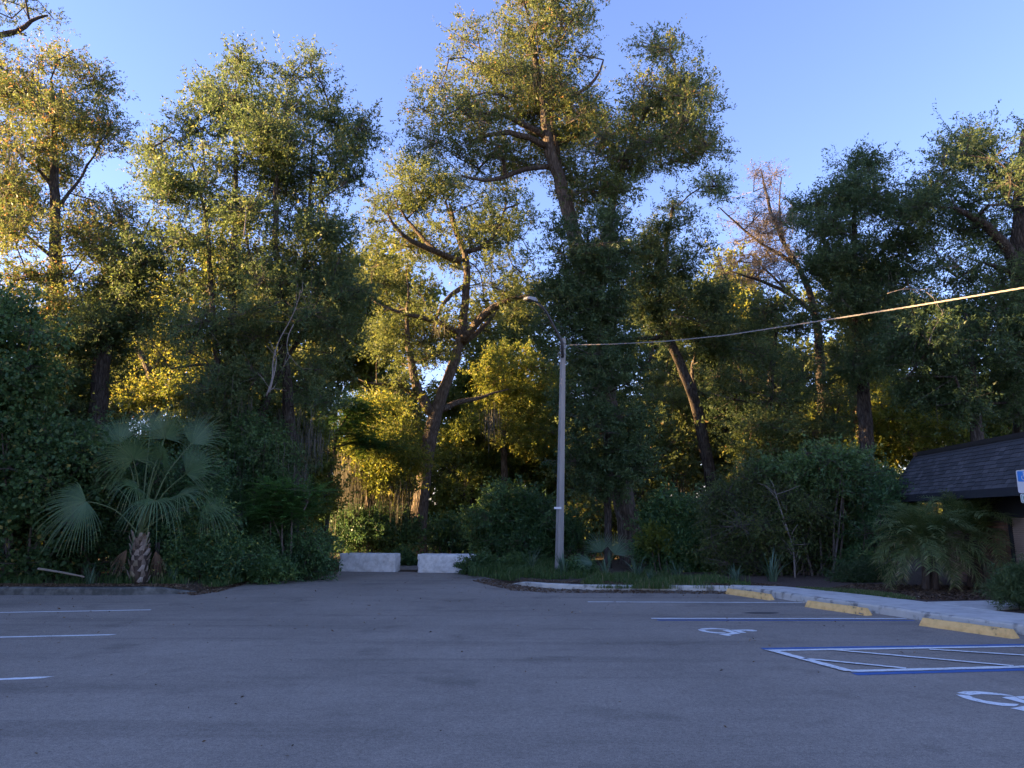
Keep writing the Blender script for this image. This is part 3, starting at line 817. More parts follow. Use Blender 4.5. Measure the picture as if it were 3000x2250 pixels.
def frusta(p0, p1, r0, r1, n=3):
    """many tapered sticks at once"""
    m = len(p0); d = unit(p1 - p0)
    ref = np.where(np.abs(d[:, 2:3]) > .9, np.array([[1., 0, 0]]), np.array([[0., 0, 1.]]))
    a = unit(np.cross(d, ref)); b = np.cross(d, a)
    w = 2 * np.pi * np.arange(n) / n
    ring = (np.cos(w)[None, :, None] * a[:, None, :] + np.sin(w)[None, :, None] * b[:, None, :])
    V = np.concatenate([p0[:, None, :] + ring * r0[:, None, None], p1[:, None, :] + ring * r1[:, None, None]], 1).reshape(-1, 3)
    k = np.arange(n); k2 = (k + 1) % n
    f = np.stack([k, k2, k2 + n, k + n], 1)
    F = (f[None] + (np.arange(m) * 2 * n)[:, None, None]).reshape(-1, 4)
    return V, F

LEAFMUL = 1.65
def leaves_np(base, d, l, w, upb=.6, tri=False):
    """rhombic leaves: base points, directions, lengths, widths"""
    m = len(base)
    s = unit(np.cross(d, unit(UP * upb + rs.normal(0, 1, (m, 3)))))
    fold = unit(np.cross(s, d)) * (w * .18)[:, None]
    mid = base + d * (l * .45)[:, None]
    if tri:
        V = np.stack([base + s * (w * .5)[:, None], base + d * l[:, None], base - s * (w * .5)[:, None]], 1).reshape(-1, 3)
        return V, (np.arange(m) * 3)[:, None] + np.arange(3)[None]
    V = np.stack([base, mid + s * (w / 2)[:, None] + fold, base + d * l[:, None], mid - s * (w / 2)[:, None] + fold], 1).reshape(-1, 3)
    F = (np.arange(m) * 4)[:, None] + np.arange(4)[None]
    return V, F

def resample(pts, rad, step):
    pts = np.asarray(pts, float); rad = np.asarray(rad, float)
    L = np.concatenate([[0], np.cumsum(np.linalg.norm(np.diff(pts, axis=0), axis=1))])
    n = max(2, int(L[-1] / step) + 1); s = np.linspace(0, L[-1], n)
    # smooth (Catmull-like through averaging)
    q = np.stack([np.interp(s, L, pts[:, k]) for k in range(3)], 1); r = np.interp(s, L, rad)
    for _ in range(2): q[1:-1] = (q[:-2] + 2*q[1:-1] + q[2:]) / 4
    return q, r

def thick_tube(q, r, n=12, rough=.10):
    V, F = tube_np(q, r, n, True)
    V = np.array(V); ax = np.repeat(q, n, axis=0); o = V - ax
    ph = np.arctan2(o[:, 1], o[:, 0])
    k = 1 + rough * (np.sin(ph * 5 + V[:, 2] * .8) * .5 + np.sin(ph * 9 - V[:, 2] * 1.9) * .35 + rs.normal(0, .25, len(V)))
    return ax + o * k[:, None], F

def plant(name, label, cat, depth, outline, trunks=(), nl=20000, blob=.8, dens=1.0, thick=2.5, lsize=(.097, .047), lmat='oak_a', bmat='bark',
          per=24, spread=.55, up=.35, flat=1.0, holes=(), clear=(), moss=(), tint=(.42, .2), group=None, base=None, pinnate=False,
          tip=.0135, twigs=True, stems=0, spray=(.35, .75), twmat='twig', front=0.0, crown='crown', droop=0.0, yellow=0.0, base_px=None, twfrac=.55):
    """a tree or shrub. outline: the crown's outer line in the photograph at the given distance; trunks: list of [(px,py,radius,(ddepth))...]"""
    global rs
    rs = np.random.RandomState(zlib.crc32(label.encode()) % (2**31))
    outline = np.array(outline, float)
    ppm = FPX / depth * math.cos(PITCH)                  # photograph pixels per metre there
    if base is None:
        if base_px: b = P(base_px[0], base_px[1], depth)
        elif trunks: b = P(trunks[0][0][0], trunks[0][0][1], depth + (trunks[0][0][3] if len(trunks[0][0]) > 3 else 0))
        else: b = P(outline[:, 0].mean(), outline[:, 1].max(), depth)
        base = np.array([b[0], b[1], GZ(b[0], b[1])])
    root = empty(name, base, label, cat, group)
    # --- crown lobes inside the outline
    x0, y0 = outline.min(0); x1, y1 = outline.max(0)
    bb = []
    area = 0.5 * abs(np.dot(outline[:, 0], np.roll(outline[:, 1], 1)) - np.dot(outline[:, 1], np.roll(outline[:, 0], 1))) / ppm**2
    nb = max(5, int(area * 1.25 * dens / blob**2 * max(1, thick / 2.2)))
    cx = rs.uniform(x0, x1, nb * 40); cyy = rs.uniform(y0, y1, nb * 40)
    ok = inside(outline, cx, cyy)
    for hx, hy, hr in holes: ok &= np.hypot(cx - hx, cyy - hy) > hr + blob * ppm * .5
    cx, cyy = cx[ok], cyy[ok]
    ed = edge_dist(outline, cx, cyy) / ppm
    keep = ed > blob * .28
    cx, cyy, ed = cx[keep][:nb*8], cyy[keep][:nb*8], ed[keep][:nb*8]
    half = thick * np.sqrt(np.clip(ed / 1.6, .05, 1))
    dz = rs.uniform(-1, 1, len(cx)) * half
    for hx, hy, hr in clear:
        m = np.hypot(cx - hx, cyy - hy) < hr + blob * ppm * .55
        dz = np.where(m, np.abs(dz) * .8 + blob * 1.1, dz)
    dz = dz + front
    cand = np.array([P(a, b_, depth + c) for a, b_, c in zip(cx, cyy, dz)])
    # keep them apart
    cen = []; rad = []
    for i in range(len(cand)):
        if len(cen) >= nb: break
        if cen and np.min(np.linalg.norm(np.array(cen) - cand[i], axis=1)) < blob * .62: continue
        cen.append(cand[i]); rad.append(min(blob, ed[i] * .9 + .25) * rs.uniform(.72, 1.2))
    cen = np.array(cen); rad = np.array(rad)
    if len(cen):
        m = cen[:, 2] > base[2] + .1
        cen, rad = cen[m], rad[m]
    if not len(cen):
        cen = np.array([P(outline[:, 0].mean() + dx, outline[:, 1].mean() + dy, depth) for dx, dy in ((-8, 4), (8, 2), (0, -8))]); rad = np.full(3, blob)
    # --- skeleton
    node = []; par = []; nr = []
    WV, WF = [], []; nv = 0
    def addgeo(V, F):
        nonlocal nv
        WV.append(np.asarray(V)); WF.extend([tuple(i + nv for i in f) for f in F]); nv += len(V)
    for t in trunks:
        pts = [P(a[0], a[1], depth + (a[3] if len(a) > 3 else 0)) for a in t]
        if t is trunks[0] and base_px is None: pts[0] = np.array([base[0], base[1], base[2] - .15])
        q, r = resample(pts, [a[2] for a in t], .45)
        q[1:-1] += rs.normal(0, .02, (len(q) - 2, 3))
        big = max(a[2] for a in t) > .1
        addgeo(*thick_tube(q, r, 14 if big else 8, .10 if big else .04))
        for i in range(len(q)):
            node.append(q[i]); par.append(-2); nr.append(r[i])
    if stems:
        for k in range(stems):
            c = cen[rs.randint(len(cen))]; f = base + np.array([*rs.normal(0, .35, 2) * (thick * .5), -.05])
            f[0] = base[0] + (c[0] - base[0]) * rs.uniform(.3, .9) + rs.normal(0, .1)
            mid = (f * .5 + c * .5) + rs.normal(0, .15, 3)
            q, r = resample([f, mid, c], [tip*3.2, tip*2.2, tip*1.2], .3)
            addgeo(*tube_np(q, r, 5, False))
            for i in range(len(q)): node.append(q[i]); par.append(-2); nr.append(r[i])
    node = list(node)
    NA = np.array(node)
    dist = np.array([np.min(np.linalg.norm(NA - c, axis=1)) for c in cen])
    segs = []           # (parent index, child index)
    ends = np.zeros(len(cen), int)
    for i in np.argsort(dist):
        A = np.array(node); v = cen[i] - A
        L = np.linalg.norm(v, axis=1)
        cost = L * (1 + .9 * np.clip(-v[:, 2] / (L + 1e-6), 0, 1)) + np.where(np.array(nr) > .2, .25, 0)
        j = int(np.argmin(cost)); a = A[j]; n = max(1, int(L[j] / .55)); prev = j
        bend = rs.normal(0, .10, 3) * L[j] + UP * .10 * L[j]
        for k in range(1, n + 1):
            s = k / n; p = a + (cen[i] - a) * s + bend * math.sin(s * math.pi) + (rs.normal(0, .05, 3) if k < n else 0)
            node.append(p); par.append(prev); nr.append(0.0); segs.append((prev, len(node) - 1)); prev = len(node) - 1
        ends[i] = prev
    acc = np.zeros(len(node)); acc[ends] += tip ** 2.3 * 1.6
    for k in range(len(node) - 1, -1, -1):
        if par[k] >= 0: acc[par[k]] += acc[k]
    rr = np.maximum(acc, 1e-9) ** (1 / 2.3)
    nrm = np.array(nr)
    if segs:
        sg = np.array(segs); A = np.array(node)
        rp = np.where(nrm[sg[:, 0]] > 0, np.minimum(nrm[sg[:, 0]] * .8, rr[sg[:, 1]] * 1.25), rr[sg[:, 0]])
        rc = rr[sg[:, 1]]
        V, F = frusta(A[sg[:, 0]], A[sg[:, 1]] + unit(A[sg[:, 1]] - A[sg[:, 0]]) * .02, rp, np.minimum(rp, rc), 6)
        addgeo(V, F)
    if nv:
        me = bpy.data.meshes.new("trunk"); VV = np.concatenate(WV) - base
        me.from_pydata(VV.tolist(), [], WF); me.update()
        me.polygons.foreach_set("use_smooth", np.ones(len(me.polygons), bool))
        link("trunk" if trunks else "stem", me, root, M[bmat])
    # --- sprays
    ns = max(len(cen), int(nl * LEAFMUL) // per)
    w = rad ** 2 * rs.uniform(.12, 2.1, len(rad)); bi = rs.choice(len(cen), ns, p=w / w.sum())
    off = unit(rs.normal(0, 1, (ns, 3))) * (rs.uniform(0, 1, (ns, 1)) ** .45); off[:, 2] *= .8 * flat
    aniso = rs.uniform(.7, 1.45, (len(cen), 3)) * np.array([1.08, 1.08, .85]); off *= aniso[bi]
    stray = rs.uniform(0, 1, ns) < .12; off[stray] *= rs.uniform(1.25, 1.75, (stray.sum(), 1))
    pos = cen[bi] + off * rad[bi][:, None]
    d = unit(off * .8 + UP * up + rs.normal(0, spread, (ns, 3)) * np.array([1, 1, flat]))
    L = rs.uniform(*spray, ns)
    if droop: d = unit(d - UP * droop)
    pos[:, 2] = np.maximum(pos[:, 2], base[2] + .05)
    if twigs:
        h = slice(0, int(ns * twfrac)); k = h.stop
        p0 = cen[bi[h]] + (pos[h] - cen[bi[h]]) * .15
        V1, F1 = frusta(p0, pos[h] + d[h] * L[h][:, None] * .5, np.full(k, tip * .75), np.full(k, tip * .25), 3)
        tag(link("twigs", mesh_np("twigs", V1 - base, F1), root, M[twmat]), kind="stuff")
    # --- leaves
    m = ns * per; si = np.repeat(np.arange(ns), per); t = rs.uniform(-.25, 1, m) if not pinnate else np.tile(np.linspace(.0, 1, per), ns)
    if pinnate:
        side = unit(np.cross(d, UP))[si] * np.where(np.arange(m) % 2, 1, -1)[:, None]
        b0_ = pos[si] + d[si] * (L[si] * t)[:, None] - UP * (t ** 2 * .12 * L[si])[:, None]
        ld = unit(side + d[si] * .35 + rs.normal(0, .12, (m, 3)))
        ll = lsize[0] * (1.1 - .6 * np.abs(t - .4)) * rs.uniform(.85, 1.15, m)
        lw = lsize[1] * rs.uniform(.85, 1.15, m)
        V, F = leaves_np(b0_, ld, ll, lw, 3.0)
    else:
        b0_ = pos[si] + d[si] * (L[si] * t)[:, None] + rs.normal(0, .065, (m, 3)) * (L[si] * 1.4)[:, None]
        ld = unit(d[si] * .55 + rs.normal(0, .75, (m, 3)) - UP * .12)
        sz = rs.uniform(.55, 1.45, m)
        V, F = leaves_np(b0_, ld, lsize[0] * sz, lsize[1] * sz * rs.uniform(.8, 1.2, m), tri=lsize[1] < .06)
    blobt = rs.normal(0, .10, len(cen)); sprt = rs.normal(0, .10, ns)
    tt = np.clip(tint[0] + blobt[bi[si]] + sprt[si] + rs.normal(0, tint[1] * .6, m), 0, .94)
    if yellow: tt = np.where(rs.uniform(0, 1, m) < yellow, 1.0, tt)
    link(crown, mesh_np(crown, V - base, F, False, {"tint": tt}), root, M[lmat])
    # --- hanging moss
    for (mx0, my0, mx1, my1, n, ln, w_) in moss:
        SV, SF, st = [], [], []; k0 = 0
        nc = max(3, n // 14)
        ccx = rs.uniform(mx0, mx1, nc); ccy = rs.uniform(my0, my1, nc); ccd = rs.uniform(-1, 1, nc) * thick * .7; cl = rs.uniform(.45, 1.1, nc)
        for i in range(n):
            k = rs.randint(nc)
            p = P(ccx[k], ccy[k], depth + ccd[k]) + rs.normal(0, .16, 3) * np.array([1.2, 1.2, 1.1]); l = ln * cl[k] * rs.uniform(.4, 1.1); ang = rs.uniform(0, 3.14)
            sgn = 5; ww = w_ * rs.uniform(.5, 1.2); dx = np.array([math.cos(ang), math.sin(ang), 0])
            drift = rs.normal(0, .05, 2)
            for s in range(sgn + 1):
                u = s / sgn; wd = ww * (1 - u * .85) * (.6 if s == 0 else 1)
                c = p + np.array([drift[0]*u + rs.normal(0, .012), drift[1]*u + rs.normal(0, .012), -l * u])
                SV += [c - dx * wd / 2, c + dx * wd / 2]
            for s in range(sgn): SF.append((k0+2*s, k0+2*s+1, k0+2*s+3, k0+2*s+2)); st.append(np.clip(rs.normal(.5, .2), 0, 1))
            k0 += 2 * (sgn + 1)
        o = link("moss", mesh_np("moss", np.array(SV) - base, np.array(SF), False, {"tint": st}), root, M['moss']); tag(o, kind="stuff")
    return root

def copy_plant(root, loc, rotz, scale, label, group=None, sz=1.0):
    r = root.copy(); col.objects.link(r); r.location = Vector(loc); r.rotation_euler = (0, 0, rotz); r.scale = (scale, scale, scale * sz)
    r["label"] = label
    if group: r["group"] = group
    for ch in root.children:
        c = ch.copy(); col.objects.link(c); c.parent = r
    return r

# ------------------------------------------------------------------ the trees one can tell apart
WOOD = "trees standing along the edge of the wood"
plant("tall_oak", "tallest oak, with a leaning bare upper trunk and a golden crown touching the top edge", "tree", 27.0,
  [(1475,10),(1448,40),(1465,75),(1440,95),(1400,60),(1350,45),(1335,100),(1290,105),(1295,160),(1280,200),(1225,190),(1222,240),(1235,290),(1200,320),(1188,380),(1200,440),(1260,470),(1310,460),(1340,500),(1400,520),(1450,565),(1540,560),(1600,560),(1640,600),(1610,650),(1640,690),(1700,650),(1780,625),(1850,610),(1935,585),(1950,520),(1995,505),(2045,478),(2105,462),(2110,350),(2092,290),(2105,200),(2080,165),(2050,200),(1992,190),(1982,130),(1910,85),(1880,120),(1812,130),(1805,180),(1785,125),(1755,135),(1722,160),(1738,60),(1742,0),(1740,-60),(1600,-120),(1500,-70)],
  [[(1866,1668,.66),(1852,1620,.48),(1845,1560,.42),(1825,1450,.38),(1795,1250,.35),(1760,1050,.33),(1715,850,.30),(1672,650,.27),(1645,540,.25),(1612,440,.22),(1598,360,.18),(1592,290,.14),(1567,190,.12),(1556,90,.07)],
   [(1640,520,.17,.5),(1628,430,.15,.6),(1612,330,.12,.6),(1620,240,.07,.6)],
   [(1605,430,.14,0),(1550,398,.12,-.5),(1480,383,.10,-1),(1410,402,.06,-1.6)],
   [(1598,400,.13,0),(1540,365,.12,-.3),(1490,340,.10,-.8),(1440,325,.07,-1.2),(1380,332,.04,-1.5)],
   [(1630,490,.12,.2),(1545,487,.10,0),(1480,520,.09,-.6),(1405,540,.06,-1),(1355,515,.03,-1.2)],
   [(1596,330,.10,0),(1690,275,.08,-.3),(1752,240,.06,-.6),(1768,175,.03,-.6)],
   [(1560,205,.07,0),(1500,195,.06,-.4),(1480,190,.04,-.6)],
   [(1735,930,.22,.2),(1775,700,.18,.4),(1800,560,.16,.6),(1855,420,.12,.5),(1858,330,.07,.4)],
   [(1840,450,.09,.5),(1950,380,.07,0),(2000,440,.05,-.3),(2045,480,.03,-.4)],
   [(1855,400,.07,.5),(1920,280,.05,.2),(1990,250,.03,0)]],
  nl=105000, blob=.78, thick=2.9, lmat='oak_a', bmat='bark_warm', holes=[(1775,250,45),(1600,620,30),(1420,130,15)],
  clear=[(1565,250,22),(1550,398,8),(1490,385,8),(1430,398,8),(1540,362,8),(1440,325,8),(1545,487,8),(1480,520,8),(1405,540,8),(1690,275,8),(1590,300,18),(1600,380,26),(1620,450,34),(1640,530,36),(1660,600,36),(1675,650,36)], tint=(.45,.22), yellow=.04,
  moss=[(1540,200,1600,240,170,1.3,.03),(1400,380,1500,400,30,.6,.04)])

plant("cedar", "dense dark column of fine foliage wrapped around the tallest oak's lower trunk", "tree", 25.6,
  [(1595,560),(1640,620),(1690,640),(1760,590),(1835,680),(1842,780),(1830,900),(1855,1000),(1885,1150),(1905,1300),(1892,1420),(1840,1470),(1790,1430),(1745,1500),(1690,1470),(1665,1300),(1640,1150),(1655,1000),(1612,950),(1590,850),(1615,750),(1592,680)],
  [[(1782,1650,.13),(1780,1400,.12),(1770,1100,.10),(1740,850,.09),(1720,680,.04)]],
  nl=66000, blob=.62, thick=1.3, lsize=(.105,.042), lmat='cedar', per=30, spread=.45, up=.25, tint=(.45,.2), front=-.75, spray=(.3,.6), group=WOOD)

plant("open_oak", "open oak with a bent golden trunk and dark spreading limbs behind the barriers", "tree", 36.0,
  [(1100,520),(1140,460),(1210,455),(1290,480),(1360,490),(1450,520),(1540,560),(1575,640),(1555,720),(1610,800),(1600,900),(1555,965),(1480,990),(1400,1005),(1330,1100),(1250,1080),(1190,1180),(1090,1160),(1080,1000),(1090,900),(1055,800),(1045,700),(1070,620)],
  [[(1212,1640,.62),(1222,1560,.44),(1235,1450,.37),(1247,1350,.35),(1266,1250,.34),(1278,1200,.32),(1310,1120,.26),(1340,1030,.24),(1356,960,.22),(1366,850,.19),(1369,750,.16),(1352,718,.16),(1338,690,.14),(1318,600,.08)],
   [(1270,1215,.26),(1222,1155,.23,-.3),(1206,1060,.18,-.4),(1196,1010,.14,-.5),(1188,940,.10,-.5),(1200,860,.06,-.4),(1190,800,.025,-.3)],
   [(1225,1165,.14,-.2),(1160,1115,.11,-.8),(1100,1135,.06,-1.2),(1050,1110,.02,-1.4)],
   [(1352,1000,.24),(1390,950,.20,-.5),(1440,900,.17,-1),(1490,875,.13,-1.4),(1545,868,.07,-1.8),(1595,850,.025,-2)],
   [(1350,1010,.14,.2),(1420,960,.11,.4),(1460,900,.07,.6),(1490,830,.025,.7)],
   [(1280,1205,.18,.2),(1335,1178,.15,.6),(1420,1160,.08,1),(1490,1140,.025,1.2)],
   [(1350,765,.17),(1290,745,.15,-.6),(1215,710,.13,-1),(1172,692,.10,-1.4),(1135,625,.05,-1.6)],
   [(1285,742,.11,-.5),(1230,690,.09,-.3),(1160,600,.05,-.2)],
   [(1368,738,.13),(1430,722,.11,.3),(1455,680,.10,.2),(1480,610,.06,0)],
   [(1455,670,.07,.2),(1500,690,.05,.1),(1530,700,.03,0)],
   [(1364,835,.14),(1318,862,.11,-.4),(1290,900,.08,-.7),(1272,950,.05,-.9),(1262,1000,.02,-1)],
   [(1352,985,.15),(1300,945,.13,-.5),(1215,925,.10,-.9),(1135,905,.06,-1.2),(1090,880,.025,-1.3)],
   [(1338,690,.10),(1305,590,.06,.2)]],
  nl=60000, blob=.75, dens=.62, thick=3.2, lsize=(.12,.055), lmat='oak_a', bmat='bark_warm', holes=[(1250,800,25),(1440,1080,40),(1300,860,25),(1520,1010,40)],
  clear=[(1247,1350,30),(1265,1250,36),(1300,1130,36),(1345,1000,34),(1365,850,26),(1369,760,26),(1290,745,26),(1215,715,26),(1440,700,22),(1440,900,28)], tint=(.5,.2),
  moss=[(1190,940,1290,990,60,.9,.05),(1400,1180,1470,1230,60,1.6,.06),(1150,1180,1240,1250,40,.9,.05)])

plant("many_stemmed_oak", "broad many-stemmed oak with twin tops left of the track", "tree", 24.5,
  [(405,385),(430,360),(470,372),(438,300),(450,272),(500,252),(540,270),(580,228),(640,218),(650,180),(680,148),(732,152),(752,205),(778,190),(830,182),(868,138),(932,148),(962,190),(972,262),(1002,268),(1032,300),(1092,330),(1105,395),(1062,440),(1050,560),(1030,650),(1065,760),(1085,850),(1068,1000),(1005,1130),(960,1230),(880,1190),(800,1260),(720,1200),(640,1260),(560,1200),(500,1100),(420,1050),(380,950),(405,850),(432,700),(412,580),(430,480)],
  [[(690,1640,.34),(685,1450,.27),(680,1300,.23),(672,1100,.17),(685,800,.12),(690,600,.09),(690,300,.04)],
   [(850,1640,.28,.6),(855,1400,.22,.6),(850,1250,.19,.5),(832,1000,.15,.2),(806,720,.11,0),(812,500,.07,-.1),(842,290,.04,-.2)],
   [(684,1400,.15),(650,1150,.12,-.3),(620,900,.09,-.5),(605,620,.06,-.6),(560,470,.03,-.8)],
   [(695,1420,.2,.2),(745,1260,.16,.3),(790,1140,.14,.3),(850,980,.10,.5),(900,700,.07,.6),(920,400,.04,.8)],
   [(670,1080,.07),(590,1060,.05,-.5),(500,1080,.03,-.8)],
   [(760,860,.05,-.6),(730,760,.045,-.7),(722,690,.04,-.8)],
   [(840,1050,.08,.2),(940,900,.06,0),(1010,720,.03,-.2)]],
  nl=120000, blob=.78, dens=.92, thick=2.4, lmat='oak_b', holes=[(500,330,20),(480,950,38),(560,1110,30),(430,800,20)], tint=(.48,.22), yellow=.03,
  clear=[(806,650,14),(810,560,14),(690,700,12),(605,620,12)],
  moss=[(560,1080,720,1170,190,1.5,.028),(790,1200,960,1290,260,1.7,.026)])

plant("golden_oak", "sunlit golden green oak at the left edge with one straight dark trunk", "tree", 27.0,
  [(-60,200),(20,135),(80,95),(160,80),(195,130),(255,160),(320,190),(355,232),(342,300),(382,350),(352,400),(392,480),(402,540),(372,600),(420,640),(430,760),(380,880),(330,950),(250,1010),(150,1060),(50,1010),(-60,950),(-90,500)],
  [[(172,1640,.38),(168,1200,.29),(165,1000,.26),(162,700,.20),(160,550,.17),(157,400,.10),(150,230,.04)],
   [(160,560,.08),(90,470,.06,-.3),(20,420,.04,-.4)], [(160,620,.08),(240,520,.05,.3),(300,400,.03,.4)], [(158,450,.06),(120,320,.04,-.3),(110,220,.02,-.3)],
   [(163,760,.09),(80,700,.06,-.2),(0,560,.04,-.5)]],
  nl=80000, blob=.8, dens=.85, thick=2.5, lmat='oak_a', holes=[(330,560,22),(90,760,18),(290,830,25)], clear=[(160,500,14),(162,650,16),(165,740,16)], tint=(.42,.24), yellow=.08,
  moss=[(0,400,60,470,60,1.2,.06)], group=WOOD)

plant("overhanging_oak", "bare crooked limb with pale twigs reaching in at the top left corner", "tree", 30.0,
  [(-420,-260),(40,-220),(150,-60),(165,10),(215,35),(205,95),(150,105),(60,140),(-40,240),(-60,420),(-300,500),(-420,150)],
  [[(-230,1640,.5),(-235,900,.42),(-210,400,.32),(-150,160,.2),(-60,112,.15,-.3),(20,100,.12,-.5),(62,96,.11,-.6),(80,72,.09,-.6),(90,50,.08,-.6),(140,45,.04,-.7)],
   [(62,98,.06,-.6),(78,105,.03,-.6)], [(85,55,.05,-.6),(75,0,.04,-.5),(60,-60,.03,-.5)], [(-100,140,.10),(-60,20,.07),(-30,-80,.04)]],
  nl=16000, blob=.8, dens=.55, thick=2.2, lmat='oak_a', tint=(.5,.25), group=WOOD)

plant("leaning_oak", "slender oak whose dark trunk leans left beneath the overhead cable", "tree", 31.0,
  [(1835,780),(1862,700),(1885,650),(1930,640),(1955,590),(2000,560),(2020,590),(2050,600),(2030,555),(2085,498),(2135,512),(2128,590),(2085,640),(2060,660),(2085,720),(2045,800),(2110,820),(2150,850),(2110,960),(2180,1000),(2105,1065),(2000,1045),(1950,1100),(1880,1000),(1850,900)],
  [[(2125,1640,.30),(2105,1500,.27),(2085,1420,.25),(2060,1300,.24),(2045,1200,.23),(2015,1110,.21),(1985,1050,.20),(1950,970,.18),(1930,930,.16),(1880,870,.14),(1852,790,.08)],
   [(1940,955,.15),(1924,860,.12,.2),(1955,700,.09,.2),(1972,590,.05,.2)], [(2040,1190,.12),(2025,1080,.08,.5),(2050,980,.05,.7)],
   [(1950,985,.12,-.3),(1890,1000,.09,-.6),(1850,990,.05,-.8)]],
  nl=42000, blob=.66, dens=.8, thick=2.4, lsize=(.105,.048), lmat='oak_b', clear=[(1970,1020,20),(2005,1090,20)], tint=(.42,.2), group=WOOD)

plant("thin_topped_oak", "oak with a nearly leafless pinkish top rising right of the gap of sky", "tree", 33.0,
  [(2080,810),(2100,740),(2150,720),(2110,650),(2130,600),(2150,555),(2172,545),(2190,500),(2240,475),(2295,485),(2290,560),(2335,600),(2350,720),(2340,820),(2280,860),(2200,850),(2130,820)],
  [[(2425,1640,.27),(2412,1250,.22),(2400,1000,.19),(2390,920,.17),(2372,850,.145),(2330,770,.115),(2290,700,.09),(2256,620,.08),(2240,540,.05),(2228,495,.025)],
   [(2388,920,.11),(2300,850,.09,-.3),(2220,820,.06,-.5),(2140,795,.03,-.7)], [(2335,775,.11),(2240,720,.07,-.3),(2172,672,.05,-.4),(2110,610,.025,-.5)],
   [(2320,865,.07),(2245,790,.05,.3),(2200,745,.03,.4)], [(2300,715,.06),(2280,600,.04,.3),(2290,520,.02,.4)]],
  nl=11000, blob=.6, dens=1.0, thick=1.6, lsize=(.085,.035), lmat='sparse', bmat='bark', twmat='deadwood', per=14, tip=.014, twfrac=1.0, tint=(.55,.25), spread=.7, group=WOOD)

plant("rounded_oak", "rounded dark oak crown between the leafless top and the right edge tree", "tree", 28.5,
  [(2325,575),(2380,540),(2420,512),(2430,460),(2455,452),(2500,428),(2552,448),(2582,470),(2612,462),(2592,512),(2600,560),(2680,540),(2702,650),(2722,760),(2690,850),(2700,950),(2640,1050),(2560,1150),(2450,1150),(2430,1050),(2425,930),(2400,850),(2352,780),(2340,680)],
  [[(2545,1640,.34),(2535,1200,.25),(2520,1000,.2),(2500,850,.14),(2505,650,.09),(2510,520,.04)], [(2520,960,.1),(2440,800,.07,-.4),(2400,660,.04,-.6)], [(2505,850,.09),(2600,720,.06,.3),(2660,620,.03,.4)]],
  nl=68000, blob=.72, dens=.95, thick=2.4, lmat='oak_b', tint=(.40,.2), holes=[(2440,1000,22)], group=WOOD,
  moss=[(2560,780,2640,830,50,.8,.04)])

plant("edge_oak", "big dark oak filling the right edge with a forked trunk", "tree", 26.0,
  [(2655,570),(2672,480),(2722,460),(2760,420),(2772,388),(2830,342),(2872,360),(2912,338),(2962,370),(3002,350),(3060,340),(3230,400),(3260,1100),(3050,1060),(2920,1010),(2850,1050),(2790,950),(2745,850),(2725,750),(2680,700)],
  [[(3015,1640,.55),(3008,1000,.44),(2998,850,.42),(2992,700,.33),(2996,500,.2),(3000,380,.08)], [(2990,800,.22),(2950,720,.19,-.4),(2890,660,.15,-.8),(2800,610,.08,-1.2)], [(2990,815,.12),(2930,780,.1,-.4),(2880,768,.05,-.7)], [(2995,640,.12),(2900,500,.07,.4),(2850,420,.04,.6)], [(3000,720,.2),(3120,560,.1,.4)]],
  nl=72000, blob=.78, dens=.85, thick=2.5, lmat='oak_b', tint=(.42,.2), holes=[(2905,760,26),(2935,950,24)], clear=[(2985,780,22),(2950,720,18),(2890,665,18)], group=WOOD)

plant("cedar", "wide dark mass of drooping fine foliage above the building's roof", "tree", 24.5,
  [(2580,960),(2640,880),(2720,850),(2800,900),(2880,830),(2960,880),(3080,900),(3100,1230),(2990,1260),(2900,1180),(2830,1230),(2740,1210),(2660,1180),(2600,1080)],
  [[(2870,1640,.26),(2865,1300,.2),(2850,1100,.14),(2830,920,.06)]],
  nl=46000, blob=.65, dens=.9, thick=1.7, lsize=(.10,.042), lmat='cedar', per=28, droop=.35, up=.1, tint=(.48,.22), group=WOOD)

# second row, in the sun that comes in from the left
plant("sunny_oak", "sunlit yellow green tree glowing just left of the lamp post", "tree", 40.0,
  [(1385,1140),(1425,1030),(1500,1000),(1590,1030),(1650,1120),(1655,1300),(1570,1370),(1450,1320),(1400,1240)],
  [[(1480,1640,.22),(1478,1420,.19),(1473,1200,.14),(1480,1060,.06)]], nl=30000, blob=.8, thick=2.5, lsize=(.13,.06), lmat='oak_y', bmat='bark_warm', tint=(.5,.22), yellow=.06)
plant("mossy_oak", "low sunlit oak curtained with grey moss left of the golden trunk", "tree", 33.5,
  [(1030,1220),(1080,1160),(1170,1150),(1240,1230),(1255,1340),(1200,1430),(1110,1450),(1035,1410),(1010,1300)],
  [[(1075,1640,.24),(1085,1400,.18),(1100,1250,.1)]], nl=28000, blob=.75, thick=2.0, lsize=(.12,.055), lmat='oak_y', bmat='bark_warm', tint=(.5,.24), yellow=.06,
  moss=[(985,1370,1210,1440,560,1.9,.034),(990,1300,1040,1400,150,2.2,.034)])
plant("slim_oak", "slim oak with sunlit patches standing right of the leaning trunk", "tree", 38.5,
  [(1890,1060),(1960,1010),(2060,1030),(2150,1000),(2230,960),(2330,1010),(2370,1120),(2330,1230),(2230,1280),(2100,1250),(1990,1290),(1900,1220)],
  [[(2135,1640,.26),(2130,1300,.22),(2126,1100,.16),(2130,980,.08)], [(2128,1200,.1),(2010,1120,.06),(1950,1090,.03)], [(2128,1180,.1),(2240,1100,.06),(2300,1060,.03)]],
  nl=38000, blob=.8, dens=.8, thick=2.4, lsize=(.12,.055), lmat='oak_a', tint=(.55,.22), holes=[(2040,1170,26)], moss=[(2370,1120,2440,1200,60,1.2,.05)])
